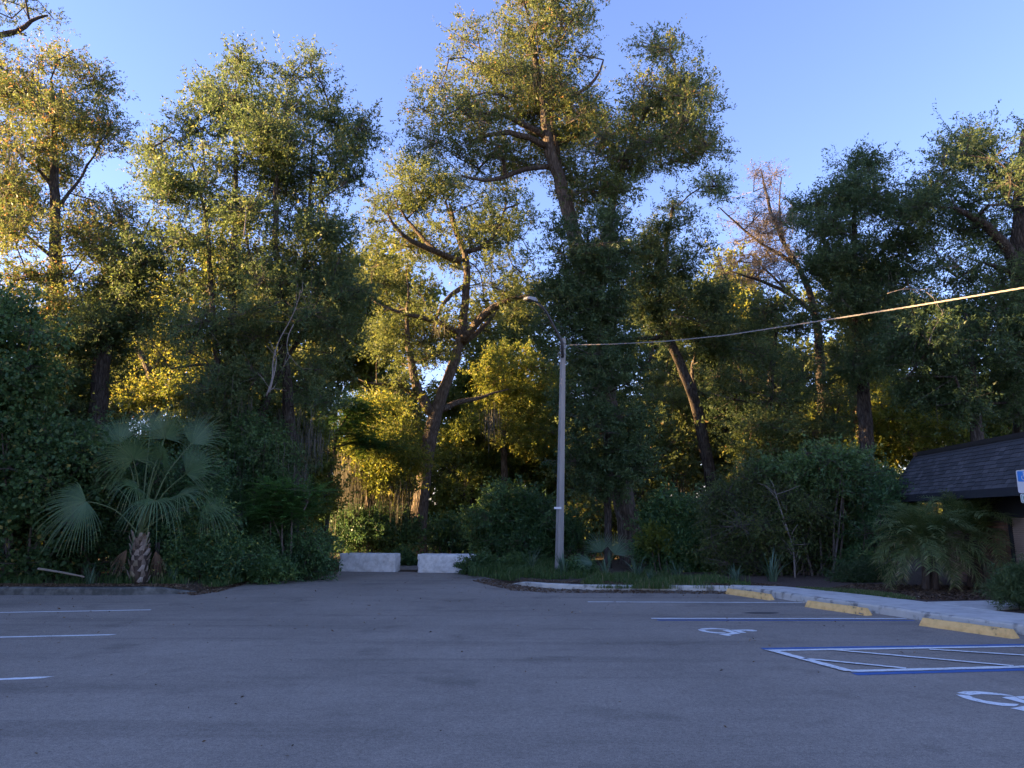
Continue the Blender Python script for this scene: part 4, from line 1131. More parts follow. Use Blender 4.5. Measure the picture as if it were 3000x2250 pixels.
plant("sunny_oak", "bright yellow green tree with an orange lit trunk behind the vine-topped thicket", "tree", 33.0,
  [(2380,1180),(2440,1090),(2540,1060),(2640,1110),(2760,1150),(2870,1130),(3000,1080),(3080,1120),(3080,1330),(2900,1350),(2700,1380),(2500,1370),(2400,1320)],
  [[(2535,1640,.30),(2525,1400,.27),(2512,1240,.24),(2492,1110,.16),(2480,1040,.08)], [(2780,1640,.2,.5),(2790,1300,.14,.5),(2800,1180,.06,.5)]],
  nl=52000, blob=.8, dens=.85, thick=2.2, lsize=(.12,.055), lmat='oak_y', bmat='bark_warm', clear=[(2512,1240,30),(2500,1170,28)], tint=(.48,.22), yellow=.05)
plant("dark_oak", "dark dense oak in the shade under the overhead cable's middle", "tree", 30.0,
  [(2060,1000),(2100,900),(2160,870),(2260,860),(2340,840),(2420,900),(2500,1060),(2480,1250),(2380,1380),(2230,1400),(2100,1300)],
  [[(2240,1640,.24),(2245,1300,.2),(2260,1080,.12),(2280,960,.05)]], nl=46000, blob=.75, dens=.75, thick=2.0, lmat='oak_b', tint=(.38,.2), group=WOOD)
plant("forked_oak", "dark forked trunk with thin leaves behind the fan palm", "tree", 25.5,
  [(90,1060),(150,960),(240,900),(330,780),(420,650),(480,720),(470,850),(450,960),(430,1080),(360,1180),(300,1260),(180,1270),(110,1200)],
  [[(262,1640,.34),(275,1350,.30),(292,1100,.28),(305,1000,.26),(330,920,.2),(368,830,.12),(400,740,.07),(440,640,.03)], [(298,1060,.14),(240,950,.08,.4),(230,840,.04,.6)], [(185,1640,.26,.8),(182,1200,.2,.8),(180,980,.12,.8)]],
  nl=38000, blob=.7, dens=.75, thick=1.6, lmat='oak_b', tint=(.4,.2), holes=[(240,1130,26),(330,1200,40)], clear=[(275,1300,20),(290,1150,26),(300,1050,26)], moss=[(130,1000,180,1100,60,1.6,.06)], group=WOOD)
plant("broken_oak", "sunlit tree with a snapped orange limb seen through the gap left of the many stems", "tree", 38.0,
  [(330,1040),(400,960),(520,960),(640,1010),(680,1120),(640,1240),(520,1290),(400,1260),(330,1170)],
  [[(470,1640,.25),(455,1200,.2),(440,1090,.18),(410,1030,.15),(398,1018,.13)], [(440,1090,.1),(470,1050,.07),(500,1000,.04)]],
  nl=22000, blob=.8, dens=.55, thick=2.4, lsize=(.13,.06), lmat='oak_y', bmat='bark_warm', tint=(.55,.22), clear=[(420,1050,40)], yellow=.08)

und_a = plant("understory_tree", "leafy young tree filling the gap right of the golden trunk", "tree", 41.0,
  [(1270,1420),(1290,1330),(1330,1240),(1390,1200),(1440,1260),(1470,1350),(1480,1450),(1470,1560),(1420,1620),(1330,1625),(1280,1560)],
  [[(1385,1640,.13),(1382,1450,.10),(1385,1300,.06),(1388,1230,.03)], [(1384,1500,.05),(1330,1380,.03)], [(1384,1470,.05),(1440,1360,.03)]],
  nl=17000, blob=.75, dens=.9, thick=2.2, lsize=(.15,.085), lmat='oak_y', tint=(.42,.24), yellow=.04, group="young trees under the oaks", holes=[(1400,1480,36)])
und_b = plant("understory_tree", "leafy young tree in the shade left of the slim oak's trunk", "tree", 38.0,
  [(1960,1420),(1990,1330),(2040,1260),(2100,1250),(2150,1320),(2190,1420),(2180,1560),(2130,1630),(2020,1630),(1970,1560)],
  [[(2075,1640,.13),(2078,1450,.10),(2070,1320,.06)], [(2076,1500,.05),(2010,1400,.03)], [(2076,1480,.05),(2140,1390,.03)]],
  nl=17000, blob=.72, dens=.9, thick=2.2, lsize=(.14,.08), lmat='oak_a', tint=(.45,.24), yellow=.03, group="young trees under the oaks",
  moss=[(1980,1400,2170,1480,80,1.6,.06)])
for src, x, y, rz, s, lab in [
  (und_a, -25, 43, .4, 1.15, "leafy young tree behind the vine mound at the left edge"), (und_b, -21.8, 41.5, 1.6, 1.1, "leafy young tree behind the forked dark trunk"),
  (und_b, -17.8, 44, 2.9, 1.2, "leafy young tree in the gap above the fan palm's left fronds"), (und_a, -15.2, 42, 4.0, .95, "leafy young tree right behind the fan palm's crown"),
  (und_b, -12.8, 43, 5.1, 1.2, "leafy young tree behind the many-stemmed oak's left stem"), (und_a, -12.4, 28.0, .9, .75, "leafy young tree between the many-stemmed oak's trunks"),
  (und_b, -9.6, 41, 2.0, 1.15, "leafy young tree behind the many-stemmed oak's right stem"), (und_a, -7.2, 44, 3.2, 1.15, "leafy young tree behind the mossy oak's curtain"),
  (und_b, -7.4, 41.5, 4.6, .8, "leafy young tree above the left barrier block"), (und_b, -2.2, 47, 5.6, 1.1, "leafy young tree above the right barrier block"),
  (und_a, 1.2, 44, .2, 1.0, "leafy young tree directly behind the lamp post's middle"), (und_b, 3.6, 40, 1.4, 1.0, "leafy young tree left of the tallest oak's trunk"),
  (und_a, 5.6, 40, 2.5, 1.15, "leafy young tree behind the tallest oak's trunk"), (und_b, 8.2, 41, 3.6, 1.1, "leafy young tree right of the tallest oak's trunk"),
  (und_b, -23.5, 26.8, .8, 1.15, "tall leafy young tree behind the golden oak's trunk"), (und_a, -19.8, 26.8, 2.3, 1.1, "tall leafy young tree between the golden oak and the forked trunk"),
  (und_b, -15.8, 26.8, 3.8, 1.05, "tall leafy young tree between the forked trunk and the many-stemmed oak"), (und_b, -9.8, 27.0, 5.5, 1.0, "tall leafy young tree behind the many-stemmed oak's leaning stem"),
  (und_a, -7.8, 27.8, 1.0, .75, "tall leafy young tree just left of the golden trunk"), (und_a, 2.0, 47.5, 4.4, 1.5, "tall leafy young tree behind the sunlit tree by the lamp post"),
  (und_b, -1.0, 52, 2.6, 1.6, "tall leafy young tree far behind the golden trunk"), (und_b, 9.8, 29.2, .5, .85, "tall leafy young tree at the leaning oak's left side"),
  (und_b, 5.2, 31.4, 2.1, 1.05, "leafy young tree close behind the tallest oak, right of its dark column"), (und_a, 10.8, 39.5, 5.3, 1.1, "leafy young tree behind the leaning oak's foot"), (und_b, 13.4, 41, .7, 1.1, "leafy young tree between the leaning oak and the thicket"),
  (und_a, 14.4, 38, 1.8, 1.2, "leafy young tree behind the thicket's vine top"), (und_b, 17.6, 40, 2.8, 1.05, "leafy young tree behind the thicket's right half"),
  (und_a, 18.8, 37, 4.2, 1.15, "leafy young tree behind the roof's left end"), (und_b, 21.5, 34, 5.0, 1.1, "leafy young tree above the shingled roof's middle"),
  (und_a, 24, 38, .5, 1.2, "leafy young tree above the shingled roof at the right edge"), (und_b, 27, 35, 2.2, 1.2, "leafy young tree behind the right edge oak"), (und_b, -5.0, 52, .3, 1.2, "leafy young tree far down the track between the barriers"), (und_a, -29, 38, 3.4, 1.3, "leafy young tree beyond the left edge of the vine mound")]:
    copy_plant(src, (x, y, .05), rz, s, lab)

# trees farther back: three kinds, set out again and again
far_a = plant("far_oak", "far sunlit oak seen between the golden trunk and the sunlit tree", "tree", 50.0,
  [(1290,1120),(1340,1040),(1420,1060),(1450,1150),(1440,1300),(1380,1380),(1300,1340),(1270,1220)],
  [[(1372,1600,.28),(1370,1400,.22),(1365,1200,.12),(1360,1100,.05)]], nl=15000, blob=1.0, dens=.8, thick=2.6, lsize=(.19,.09), lmat='oak_y', bmat='bark_warm', tint=(.5,.22), group="far trees deep in the wood", yellow=.05)
far_b = plant("far_oak", "far dark oak showing between the slim oak and the leafless top", "tree", 48.0,
  [(2190,1150),(2250,1060),(2350,1060),(2400,1160),(2380,1330),(2300,1400),(2210,1360),(2170,1260)],
  [[(2290,1600,.28),(2288,1400,.22),(2290,1200,.12),(2290,1120,.05)], [(2290,1330,.1),(2230,1220,.05)]], nl=15000, blob=1.0, dens=.8, thick=2.6, lsize=(.18,.085), lmat='oak_a', tint=(.5,.2), group="far trees deep in the wood",
  moss=[(2200,1300,2380,1380,60,2.0,.1)])
fars = [(far_a, -27, 47, .6, 1.05, "far sunlit oak beyond the fan palm, left of its fronds"), (far_b, -21, 54, 2.0, 1.15, "far oak in the bright gap above the fan palm"),
  (far_a, -15.5, 50, 3.4, .95, "far sunlit oak behind the many stems' left trunk"), (far_b, -10.5, 57, 1.1, 1.2, "far oak behind the many stems' right trunk"),
  (far_b, -7.0, 46, 4.2, .8, "far oak glimpsed above the left barrier block"), (far_a, 2.6, 58, 5.0, 1.0, "far golden oak glimpsed just right of the lamp post"),
  (far_b, 6.4, 49, .3, .85, "far oak behind the dense foliage column"), (far_a, 12.2, 55, 2.7, 1.1, "far sunlit oak behind the leaning trunk"),
  (far_a, 21.5, 47, 1.6, .95, "far sunlit oak behind the rounded dark crown"), (far_b, 26.5, 52, 3.0, 1.15, "far oak above the left end of the shingled roof"),
  (far_a, 33, 49, .9, 1.1, "far sunlit oak above the middle of the shingled roof"), (far_b, -34, 52, 5.5, 1.2, "far oak at the left edge behind the vine mound"),
  (far_b, -24.5, 46, 1.3, 1.55, "tall far oak filling the gap between the golden oak and the vine mound"), (far_a, -18.2, 47, 2.4, 1.6, "tall far sunlit oak between the golden oak and the many-stemmed oak"),
  (far_b, -13.4, 45.5, .2, 1.45, "tall far oak behind the middle of the many-stemmed oak"), (far_a, -9.2, 48, 4.9, 1.6, "tall far sunlit oak between the many-stemmed oak and the open oak"),
  (far_b, .6, 52, 3.9, 1.5, "tall far oak between the open oak and the dark column"), (far_b, 8.6, 46.5, 1.0, 1.45, "tall far oak between the dark column and the leaning oak"),
  (far_a, 14.6, 48, 3.3, 1.5, "tall far sunlit oak below the leafless pinkish top"), (far_b, 20.6, 46, 5.6, 1.5, "tall far oak between the rounded crown and the right edge oak"),
  (far_b, 17.0, 60, 4.4, 1.25, "far oak between the slim oak and the orange lit trunk")]
for src, x, y, rz, s, lab in fars:
    copy_plant(src, (x, y, .05), rz, s, lab)

# ------------------------------------------------------------------ understory
SH = "shrubs at the foot of the wood"
plant("vine_mound", "tall mound of broad-leaved vine at the left edge", "shrub", 20.6,
  [(-120,860),(-40,800),(10,840),(60,815),(95,890),(130,880),(165,990),(130,1060),(160,1120),(150,1190),(210,1230),(250,1290),(310,1290),(335,1400),(250,1500),(200,1600),(160,1705),(-120,1718)],
  nl=34000, blob=.55, dens=.9, thick=1.2, lsize=(.105,.08), lmat='vine', bmat='twig', stems=10, per=18, up=-.1, droop=.3, tint=(.38,.25), yellow=.035, group=SH, base_px=(40,1712))
plant("shrub", "dark evergreen shrub behind the fan palm's left fronds", "shrub", 22.0,
  [(120,1330),(200,1270),(300,1255),(420,1290),(480,1400),(460,1560),(400,1690),(140,1705)],
  nl=30000, blob=.58, thick=1.1, lsize=(.085,.045), lmat='shrub', bmat='twig', stems=9, tint=(.34,.2), yellow=.01, group=SH, base_px=(300,1700))
plant("shrub", "dark evergreen shrub directly behind the fan palm's trunk", "shrub", 21.3,
  [(420,1380),(520,1330),(620,1330),(640,1430),(600,1560),(560,1695),(410,1700)],
  nl=22000, blob=.55, thick=1.0, lsize=(.08,.042), lmat='shrub', bmat='twig', stems=8, tint=(.3,.2), group=SH, base_px=(490,1698))
plant("shrub", "leafy bank of shrubs and vines hanging above the feathery bush", "shrub", 23.6,
  [(560,1330),(610,1240),(700,1210),(790,1240),(860,1290),(880,1360),(820,1420),(760,1470),(660,1500),(580,1460)],
  nl=26000, blob=.55, dens=.85, thick=1.0, lsize=(.085,.045), lmat='vine', bmat='twig', stems=8, tint=(.4,.22), group=SH, base_px=(700,1695),
  moss=[(690,1330,900,1400,200,1.5,.024)])
plant("shrub", "rounded glossy shrub with a few yellow leaves just right of the fan palm", "shrub", 20.6,
  [(545,1510),(590,1478),(650,1510),(690,1580),(688,1690),(620,1702),(548,1700),(532,1600)],
  nl=17000, blob=.42, thick=.75, lsize=(.075,.045), lmat='shrub', bmat='twig', stems=7, tint=(.45,.25), yellow=.03, group=SH, base_px=(610,1706))
plant("feathery_bush", "bright green feathery-leaved bush left of the concrete barriers", "bush", 21.8,
  [(735,1470),(760,1430),(800,1402),(860,1404),(925,1432),(930,1490),(880,1530),(800,1550),(740,1540)],
  nl=9000, blob=.42, dens=1.3, thick=.7, lsize=(.10,.036), lmat='feather', bmat='twig', stems=5, per=30, pinnate=True, flat=.35, up=.15, spray=(.45,.7), tint=(.6,.2), base_px=(850,1690), twmat='petiole', crown='foliage')
plant("shrub", "dark shrub mass under the feathery bush at the lot's leafy corner", "shrub", 22.4,
  [(690,1560),(770,1530),(880,1540),(955,1570),(962,1640),(930,1685),(820,1694),(700,1692)],
  nl=26000, blob=.45, thick=.9, lsize=(.075,.042), lmat='shrub', bmat='twig', stems=9, tint=(.36,.2), group=SH, base_px=(820,1692))
plant("low_bush", "low leafy bush spilling onto the asphalt edge below the feathery bush", "bush", 21.0,
  [(735,1660),(770,1635),(820,1640),(845,1670),(835,1698),(740,1700)],
  nl=6000, blob=.26, thick=.45, lsize=(.065,.036), lmat='shrub', bmat='twig', stems=4, tint=(.5,.2), spray=(.15,.3), base_px=(790,1698), tip=.006)
plant("feathery_tree", "dark feathery-leaved young tree hanging in front of the sunlit moss", "tree", 29.0,
  [(960,1200),(1000,1150),(1070,1140),(1120,1190),(1145,1260),(1140,1340),(1080,1330),(1010,1300),(960,1270)],
  [[(955,1640,.09),(965,1400,.07),(990,1250,.05),(1040,1190,.025)]], nl=11000, blob=.55, dens=1.0, thick=1.0, lsize=(.12,.045), lmat='feather', per=30, pinnate=True, flat=.4, up=-.05, spray=(.5,.9), tint=(.25,.2), crown='foliage', twmat='petiole')
plant("shrub", "dark undergrowth hung with moss strands behind the left barrier block", "shrub", 34.0,
  [(960,1500),(1050,1480),(1150,1500),(1210,1540),(1210,1640),(960,1640)],
  nl=16000, blob=.7, dens=.7, thick=1.6, lsize=(.12,.065), lmat='shrub', bmat='twig', stems=10, tint=(.32,.2), group=SH, base_px=(1080,1632), moss=[(960,1480,1150,1520,160,2.0,.05)])
plant("shrub", "dark undergrowth behind the gap between the two barrier blocks", "shrub", 38.0,
  [(1240,1540),(1290,1500),(1350,1530),(1380,1590),(1370,1635),(1250,1640)],
  nl=12000, blob=.7, dens=.9, thick=1.6, lsize=(.12,.065), lmat='shrub', bmat='twig', stems=8, tint=(.36,.2), group=SH, base_px=(1310,1632))
plant("low_bush", "low pale green weeds showing between the two barrier blocks", "bush", 29.0,
  [(1150,1640),(1180,1622),(1225,1625),(1240,1650),(1225,1668),(1160,1668)], nl=4500, blob=.3, thick=.5, lsize=(.09,.045), lmat='vine', bmat='twig', stems=4, tint=(.5,.2), spray=(.2,.35), base_px=(1195,1662), tip=.006)
plant("low_bush", "leafy weeds overlapping the right end of the right barrier block", "bush", 24.6,
  [(1368,1664),(1385,1640),(1420,1630),(1460,1650),(1480,1680),(1450,1696),(1385,1690)], nl=6500, blob=.26, thick=.5, lsize=(.085,.04), lmat='vine', bmat='twig', stems=6, tint=(.4,.2), spray=(.2,.4), base_px=(1405,1690), tip=.006)
plant("low_bush", "leafy weeds in the grass midway between the barrier and the lamp post", "bush", 24.2,
  [(1480,1690),(1500,1650),(1545,1645),(1590,1660),(1600,1695),(1540,1705)], nl=6000, blob=.26, thick=.6, lsize=(.085,.04), lmat='vine', bmat='twig', stems=6, tint=(.42,.2), spray=(.2,.4), base_px=(1540,1698), tip=.006)
plant("low_bush", "dark weeds between the lamp post and the palmetto", "bush", 23.0,
  [(1650,1700),(1670,1660),(1710,1650),(1740,1680),(1735,1708),(1680,1710)], nl=5000, blob=.26, thick=.5, lsize=(.08,.04), lmat='shrub', bmat='twig', stems=5, tint=(.42,.2), spray=(.2,.35), base_px=(1695,1708), tip=.006)
side_bush = plant("shrub", "big dark bush behind the grass left of the lamp post", "shrub", 29.0,
  [(1375,1600),(1410,1500),(1460,1440),(1540,1430),(1620,1450),(1680,1490),(1700,1560),(1690,1650),(1390,1650)],
  nl=36000, blob=.65, thick=1.5, lsize=(.10,.05), lmat='shrub', bmat='twig', stems=10, tint=(.33,.2), group=SH, base_px=(1530,1645))
plant("shrub", "dark leafy bush with a yellowish spray right of the tallest oak's trunk", "shrub", 24.8,
  [(1900,1500),(1950,1450),(2040,1460),(2085,1540),(2080,1620),(2050,1690),(1920,1690),(1885,1600)],
  nl=28000, blob=.52, thick=1.0, lsize=(.10,.055), lmat='shrub', bmat='twig', stems=8, tint=(.42,.22), yellow=.015, group=SH, base_px=(1980,1685))
plant("sapling", "small yellow green leafy sapling against the tallest oak's root flare", "sapling", 24.0,
  [(1880,1590),(1900,1560),(1945,1558),(1970,1580),(1960,1610),(1900,1615)], nl=1800, blob=.25, thick=.4, lsize=(.10,.06), lmat='oak_y', bmat='twig', stems=3, tint=(.55,.2), spray=(.2,.4), base_px=(1925,1680), tip=.006)
plant("thicket", "tangled thicket of bare twigs and small leaves behind the far wheel stop", "thicket", 22.6,
  [(2040,1540),(2055,1450),(2090,1430),(2110,1370),(2150,1400),(2190,1330),(2230,1390),(2290,1360),(2330,1300),(2370,1380),(2410,1330),(2460,1390),(2490,1370),(2520,1440),(2500,1600),(2440,1700),(2100,1700)],
  nl=40000, blob=.55, dens=1.0, thick=1.3, lsize=(.08,.042), lmat='oak_a', bmat='twig', twmat='twig', stems=60, per=17, tint=(.42,.22), tip=.0105, up=.2, spread=.8, twfrac=1.0, base_px=(2270,1700), spray=(.4,.9))
plant("climbing_vine", "fresh green vine draped over the top of the twiggy thicket", "vine", 22.0,
  [(2200,1385),(2260,1340),(2300,1350),(2350,1300),(2420,1275),(2470,1310),(2520,1300),(2550,1340),(2500,1375),(2470,1460),(2430,1400),(2400,1480),(2370,1400),(2320,1420),(2290,1380),(2230,1410)],
  nl=6500, blob=.32, dens=.9, thick=.8, lsize=(.08,.05), lmat='vine', bmat='twig', stems=6, per=16, droop=.5, tint=(.6,.2), spray=(.3,.6), base_px=(2390,1695), crown='foliage')
plant("shrub", "dark leafy shrub beside the roof's left end", "shrub", 22.0,
  [(2490,1420),(2530,1350),(2570,1390),(2610,1330),(2640,1390),(2660,1460),(2640,1580),(2620,1690),(2480,1695),(2470,1560)],
  nl=20000, blob=.5, dens=.8, thick=1.1, lsize=(.08,.042), lmat='shrub', bmat='twig', twmat='twig', stems=22, twfrac=.9, tint=(.38,.22), group=SH, base_px=(2560,1695))
plant("low_juniper", "low dark juniper sprawling at the edge of the mulch bed", "bush", 20.0,
  [(2430,1700),(2490,1672),(2570,1668),(2650,1690),(2650,1722),(2440,1722)], nl=9000, blob=.3, thick=.7, lsize=(.07,.016), lmat='cedar', bmat='twig', stems=6, tint=(.3,.2), spray=(.2,.4), base_px=(2550,1722), tip=.006)
plant("needle_shrub", "dense dark green needle-leaved shrub cut by the right edge beside the walk", "shrub", 13.7,
  [(2925,1760),(2930,1715),(2965,1680),(3010,1672),(3080,1690),(3120,1740),(3090,1790),(3000,1795),(2950,1780)],
  nl=26000, blob=.2, dens=1.2, thick=.45, lsize=(.075,.011), lmat='cedar', bmat='twig', stems=9, per=26, tint=(.55,.22), spray=(.15,.32), base_px=(3015,1792), tip=.005, up=.5)

# unseen bushes added left of the lot, stretched tall to shade it
for i, (x, y, rz, s, tall) in enumerate([(-21.5, 3.0, 3.0, 2.2, 1.2), (-22.5, 6.2, 2.2, 2.2, 1.22), (-21.6, 9.2, 1.2, 2.2, 1.25), (-22.6, 12.0, .3, 2.2, 1.35), (-23.6, 15.2, 2.5, 2.2, 1.95),
        (-24.6, 18.4, 4.0, 2.2, 1.95), (-26.4, 21.4, 3.1, 2.2, 1.9), (-27, 2, 3.7, 2.3, 1.25), (-27, 6, 3.7, 2.3, 1.3), (-27.2, 10, 1.9, 2.3, 1.35), (-28, 14.5, 5.0, 2.3, 2.0), (-29, 18, .8, 2.3, 2.1)]):
    copy_plant(side_bush, (x, y, .05), rz, s, "dark bush of the wood beside the lot, left of the picture's edge", "added unseen bushes shading the lot from the left", tall)

# one far mass of wood that closes the horizon
def far_wood():
    n = 60000; x = rs.uniform(-95, 95, n); y = rs.uniform(66, 92, n)
    top = 5.2 + 1.6*np.sin(x*.21) + 1.2*np.sin(x*.53+1) + .8*np.sin(x*1.3+2)
    z = rs.uniform(0, 1, n) ** .8 * top
    b = np.stack([x, y, z], 1); d = unit(rs.normal(0, 1, (n, 3)))
    V, F = leaves_np(b, d, rs.uniform(.35, .7, n), rs.uniform(.2, .4, n))
    o = link("far_wood", mesh_np("far_wood", V, F, False, {"tint": np.clip(rs.normal(.5, .25, n), 0, 1)}), None, M['oak_a'])
    tag(o, "low far mass of wood closing the horizon behind every tree", "wood", kind="stuff")
far_wood()
rs = np.random.RandomState(11)
# ------------------------------------------------------------------ fan palm
def strip_mesh(rows):
    """rows: list of stations, each a list of points across"""
    k = len(rows[0]); V = [p for r in rows for p in r]
    F = [(i*k+j, i*k+j+1, (i+1)*k+j+1, (i+1)*k+j) for i in range(len(rows)-1) for j in range(k-1)]
    return V, F

def fan(hub, axis, normal, R, spread, nseg=42, droop=.35, fold=.25, split=.26):
    """one fan blade: pleated, split into leaflets that droop at the tips"""
    axis = axis / np.linalg.norm(axis); normal = normal - axis * np.dot(normal, axis); normal /= np.linalg.norm(normal)
    side = np.cross(normal, axis); VV, FF, TT = [], [], []
    for i in range(nseg):
        f = (i + .5) / nseg * 2 - 1; a = f * spread
        L = R * (1 - .28 * abs(f) ** 2) * rs.uniform(.93, 1.05)
        dirv = axis * math.cos(a) + side * math.sin(a); tang = -axis * math.sin(a) + side * math.cos(a)
        da = spread / nseg * .95
        rows = []; st = [0.02, .2, .4, .55, .7, .85, 1.0]
        dr = droop * rs.uniform(.5, 2.0) + .08
        for s in st:
            r = L * s
            w = math.tan(da) * r if s <= split else math.tan(da) * L * split * (1.12 - .1 * s) * (1 - ((s - split) / (1 - split)) ** 1.6) + .002
            c = hub + dirv * r + normal * (fold * r * abs(f) ** 1.5 * .5) - UP * (dr * L * max(0, s - .3) ** 2.2) + axis * 0
            rows.append([c - tang * w + normal * w * .2, c - normal * w * .35, c + tang * w + normal * w * .2])
        V, F = strip_mesh(rows); n0 = len(VV); VV += V; FF += [tuple(q + n0 for q in f_) for f_ in F]
        tv = np.clip(rs.normal(.5, .15), 0, .9); TT += [tv] * (len(F) - 2) + [min(1, tv + .35)] * 2
    return VV, FF, TT

PD = 19.6
pb = P(404, 1715, PD); pb[2] = .1
pal = empty("fan_palm", pb, "squat fan palm with a crosshatched trunk at the left kerb", "palm")
ptop = P(411, 1572, PD)
mb = MB(); mb.tube([pb - UP*.1, pb + (ptop-pb)*.5, ptop], [.24, .21, .15], 12); mb.build("trunk", M['fibre'], pal, pb, True)
nrow = 9
for r in range(nrow):
    for k in range(6):
        s = (r + .3) / nrow; a = k / 6 * 2 * math.pi + r * .52 + rs.normal(0, .08)
        c = pb + (ptop - pb) * s; rad = .22 * (1 - s) + .15 * s
        o_ = np.array([math.cos(a), math.sin(a), 0]); tg = np.array([-math.sin(a), math.cos(a), 0])
        L = rs.uniform(.16, .24) * (1.25 if r > 6 else 1); lean = rs.uniform(.22, .42); sk = rs.choice([-1, 1]) * .35 if r < 7 else 0
        d = UP * .9 + o_ * lean + tg * sk; w0, w1 = .085, .035
        p0 = c + o_ * (rad * .92); p1 = p0 + d * L
        V = []
        for p, w, th in ((p0, w0, .02), (p0*.5 + p1*.5 + o_*.01, (w0+w1)/2, .018), (p1, w1, .012)):
            V += [p - tg*w, p + o_*th, p + tg*w, p - o_*th]
        m_ = MB(); m_.mesh(V, [(i*4+j, i*4+(j+1)%4, (i+1)*4+(j+1)%4, (i+1)*4+j) for i in range(2) for j in range(4)] + [(8,9,10,11)])
        m_.build("boot", M['boot'], pal, pb)
def frond(hx, hy, dd, ax, nm, R, spread, droop=.35, nseg=42, fold=.3):
    hub = P(hx, hy, PD + dd); ax = np.array(ax, float); nm = np.array(nm, float)
    V, F, T = fan(hub, ax, nm, R * .95, spread, nseg, droop * 1.35 + .05, fold)
    o = link("frond", mesh_np("frond", np.array(V) - pb, np.array(F), True, {"tint": T}), pal, M['palm'])
    s = ptop + np.array([rs.normal(0, .06), rs.normal(0, .06), -.05]); mid = (s + hub) / 2 + UP * np.linalg.norm(hub - s) * .16
    pts = [s, s*.6 + mid*.4 + UP*.03, mid, hub*.6 + mid*.4 + UP*.02, hub, hub + ax/np.linalg.norm(ax)*R*.18]
    q, r = resample(pts, [.03,.024,.02,.017,.015,.006], .12)
    m_ = MB(); Vt, Ft = tube_np(q, r, 6); m_.mesh(Vt, Ft); m_.build("petiole", M['petiole'], o, pb, True)
frond(252,1467,-.7, (-.75,-.25,-.55), (.25,-.75,.45), 1.32, 1.75, .30)
frond(391,1345,-.55, (-.25,-.35,.75), (.1,-.9,-.2), 1.12, 2.2, .42)
frond(483,1285,.25, (.10,-.1,1.0), (0,-1,.15), 1.15, 1.7, .35)
frond(475,1338,-.5, (.2,-.45,.55), (0,-.8,.5), .80, 2.4, .5)
frond(545,1388,.1, (.75,-.1,.62), (-.25,-.9,.3), 1.28, 1.25, .18)
frond(453,1466,-.85, (.05,-.75,-.15), (0,-.35,.9), 1.05, 2.3, .95)
frond(520,1450,-.2, (.85,-.3,.15), (0,-.45,.9), 1.15, 1.7, .45)
frond(350,1300,.5, (-.35,.2,.9), (.1,-1,.1), 1.2, 1.3, .25)
frond(440,1265,.7, (-.05,.35,.95), (0,-1,.2), 1.15, 1.35, .2)
frond(560,1300,.6, (.5,.25,.85), (-.1,-1,.1), 1.25, 1.2, .18)
frond(330,1420,.45, (-.6,.3,.35), (.1,-.7,.6), 1.1, 1.6, .4)
frond(600,1480,.4, (.8,.2,-.1), (0,-.5,.8), 1.05, 1.6, .5)
frond(405,1430,-.4, (-.35,-.55,.25), (.1,-.5,.8), .95, 2.0, .7)
for hx, hy, ax, R in ((372,1610,(-.35,-.3,-.9),.55), (455,1615,(.4,-.3,-.85),.6), (425,1560,(.1,-.6,-.8),.5)):
    V, F, T = fan(P(hx, hy, PD - .3), np.array(ax, float), np.array((.1,-1,.2)), R, .5, 12, .5, .2, .2)
    o = link("dead_frond", mesh_np("dead_frond", np.array(V) - pb, np.array(F), True, {"tint": T}), pal, M['litter']); o["label"] = "withered brown hanging frond"

# ------------------------------------------------------------------ feather palms by the building
def pinnate_frond(L, n=36, leaf=.30, arch=.9, st=1.05, tmu=.45):
    VV, FF, TT = [], [], []
    pts = []
    for i in range(15):
        s = i / 14; ang = st - arch * 1.9 * s ** 1.15
        pts.append((ang,))
    p = np.zeros(3); P_ = [p.copy()]
    for i in range(14):
        a = pts[i][0]; p = p + np.array([math.cos(a), 0, math.sin(a)]) * (L / 14); P_.append(p.copy())
    P_ = np.array(P_)
    V, F = tube_np(P_, np.linspace(.011, .003, 15), 4, False); VV += list(V); FF += F; TT += [.75] * len(F)
    for i in range(n):
        s = .14 + .85 * i / n; k = s * 14; j = min(13, int(k)); c = P_[j] + (P_[j+1] - P_[j]) * (k - j); t = P_[j+1] - P_[j]; t /= np.linalg.norm(t)
        up_ = np.array([-t[2], 0, t[0]])
        for sd_ in (-1, 1):
            ll = leaf * (1.15 - .75 * abs(s - .42)) * rs.uniform(.88, 1.1)
            d = np.array([0, sd_, 0]) * .78 + t * .62 + up_ * rs.uniform(-.15, .5); d /= np.linalg.norm(d)
            w = .0078; e = np.cross(d, up_); e /= np.linalg.norm(e) + 1e-9
            m1 = c + d * ll * .5; m2 = c + d * ll - UP * ll * .22
            n0 = len(VV); VV += [c - e*w*.5, c + e*w*.5, m1 + e*w, m1 - e*w, m2]
            FF += [(n0, n0+1, n0+2, n0+3), (n0+3, n0+2, n0+4)]
            tv = np.clip(rs.normal(tmu, .15), 0, .97); TT += [tv, min(1, tv + .15)]
    me = bpy.data.meshes.new("frond"); me.from_pydata([tuple(v) for v in VV], [], FF); me.update()
    a = me.attributes.new("tint", 'FLOAT', 'FACE'); a.data.foreach_set("value", np.array(TT, np.float32))
    me.materials.append(M['date']); return me
fr_me = [pinnate_frond(1.35, arch=.72), pinnate_frond(1.35, arch=.95), pinnate_frond(1.45, arch=1.05, st=.75, tmu=.55), pinnate_frond(1.2, arch=.5), pinnate_frond(1.5, arch=1.05, st=.45, tmu=.7)]
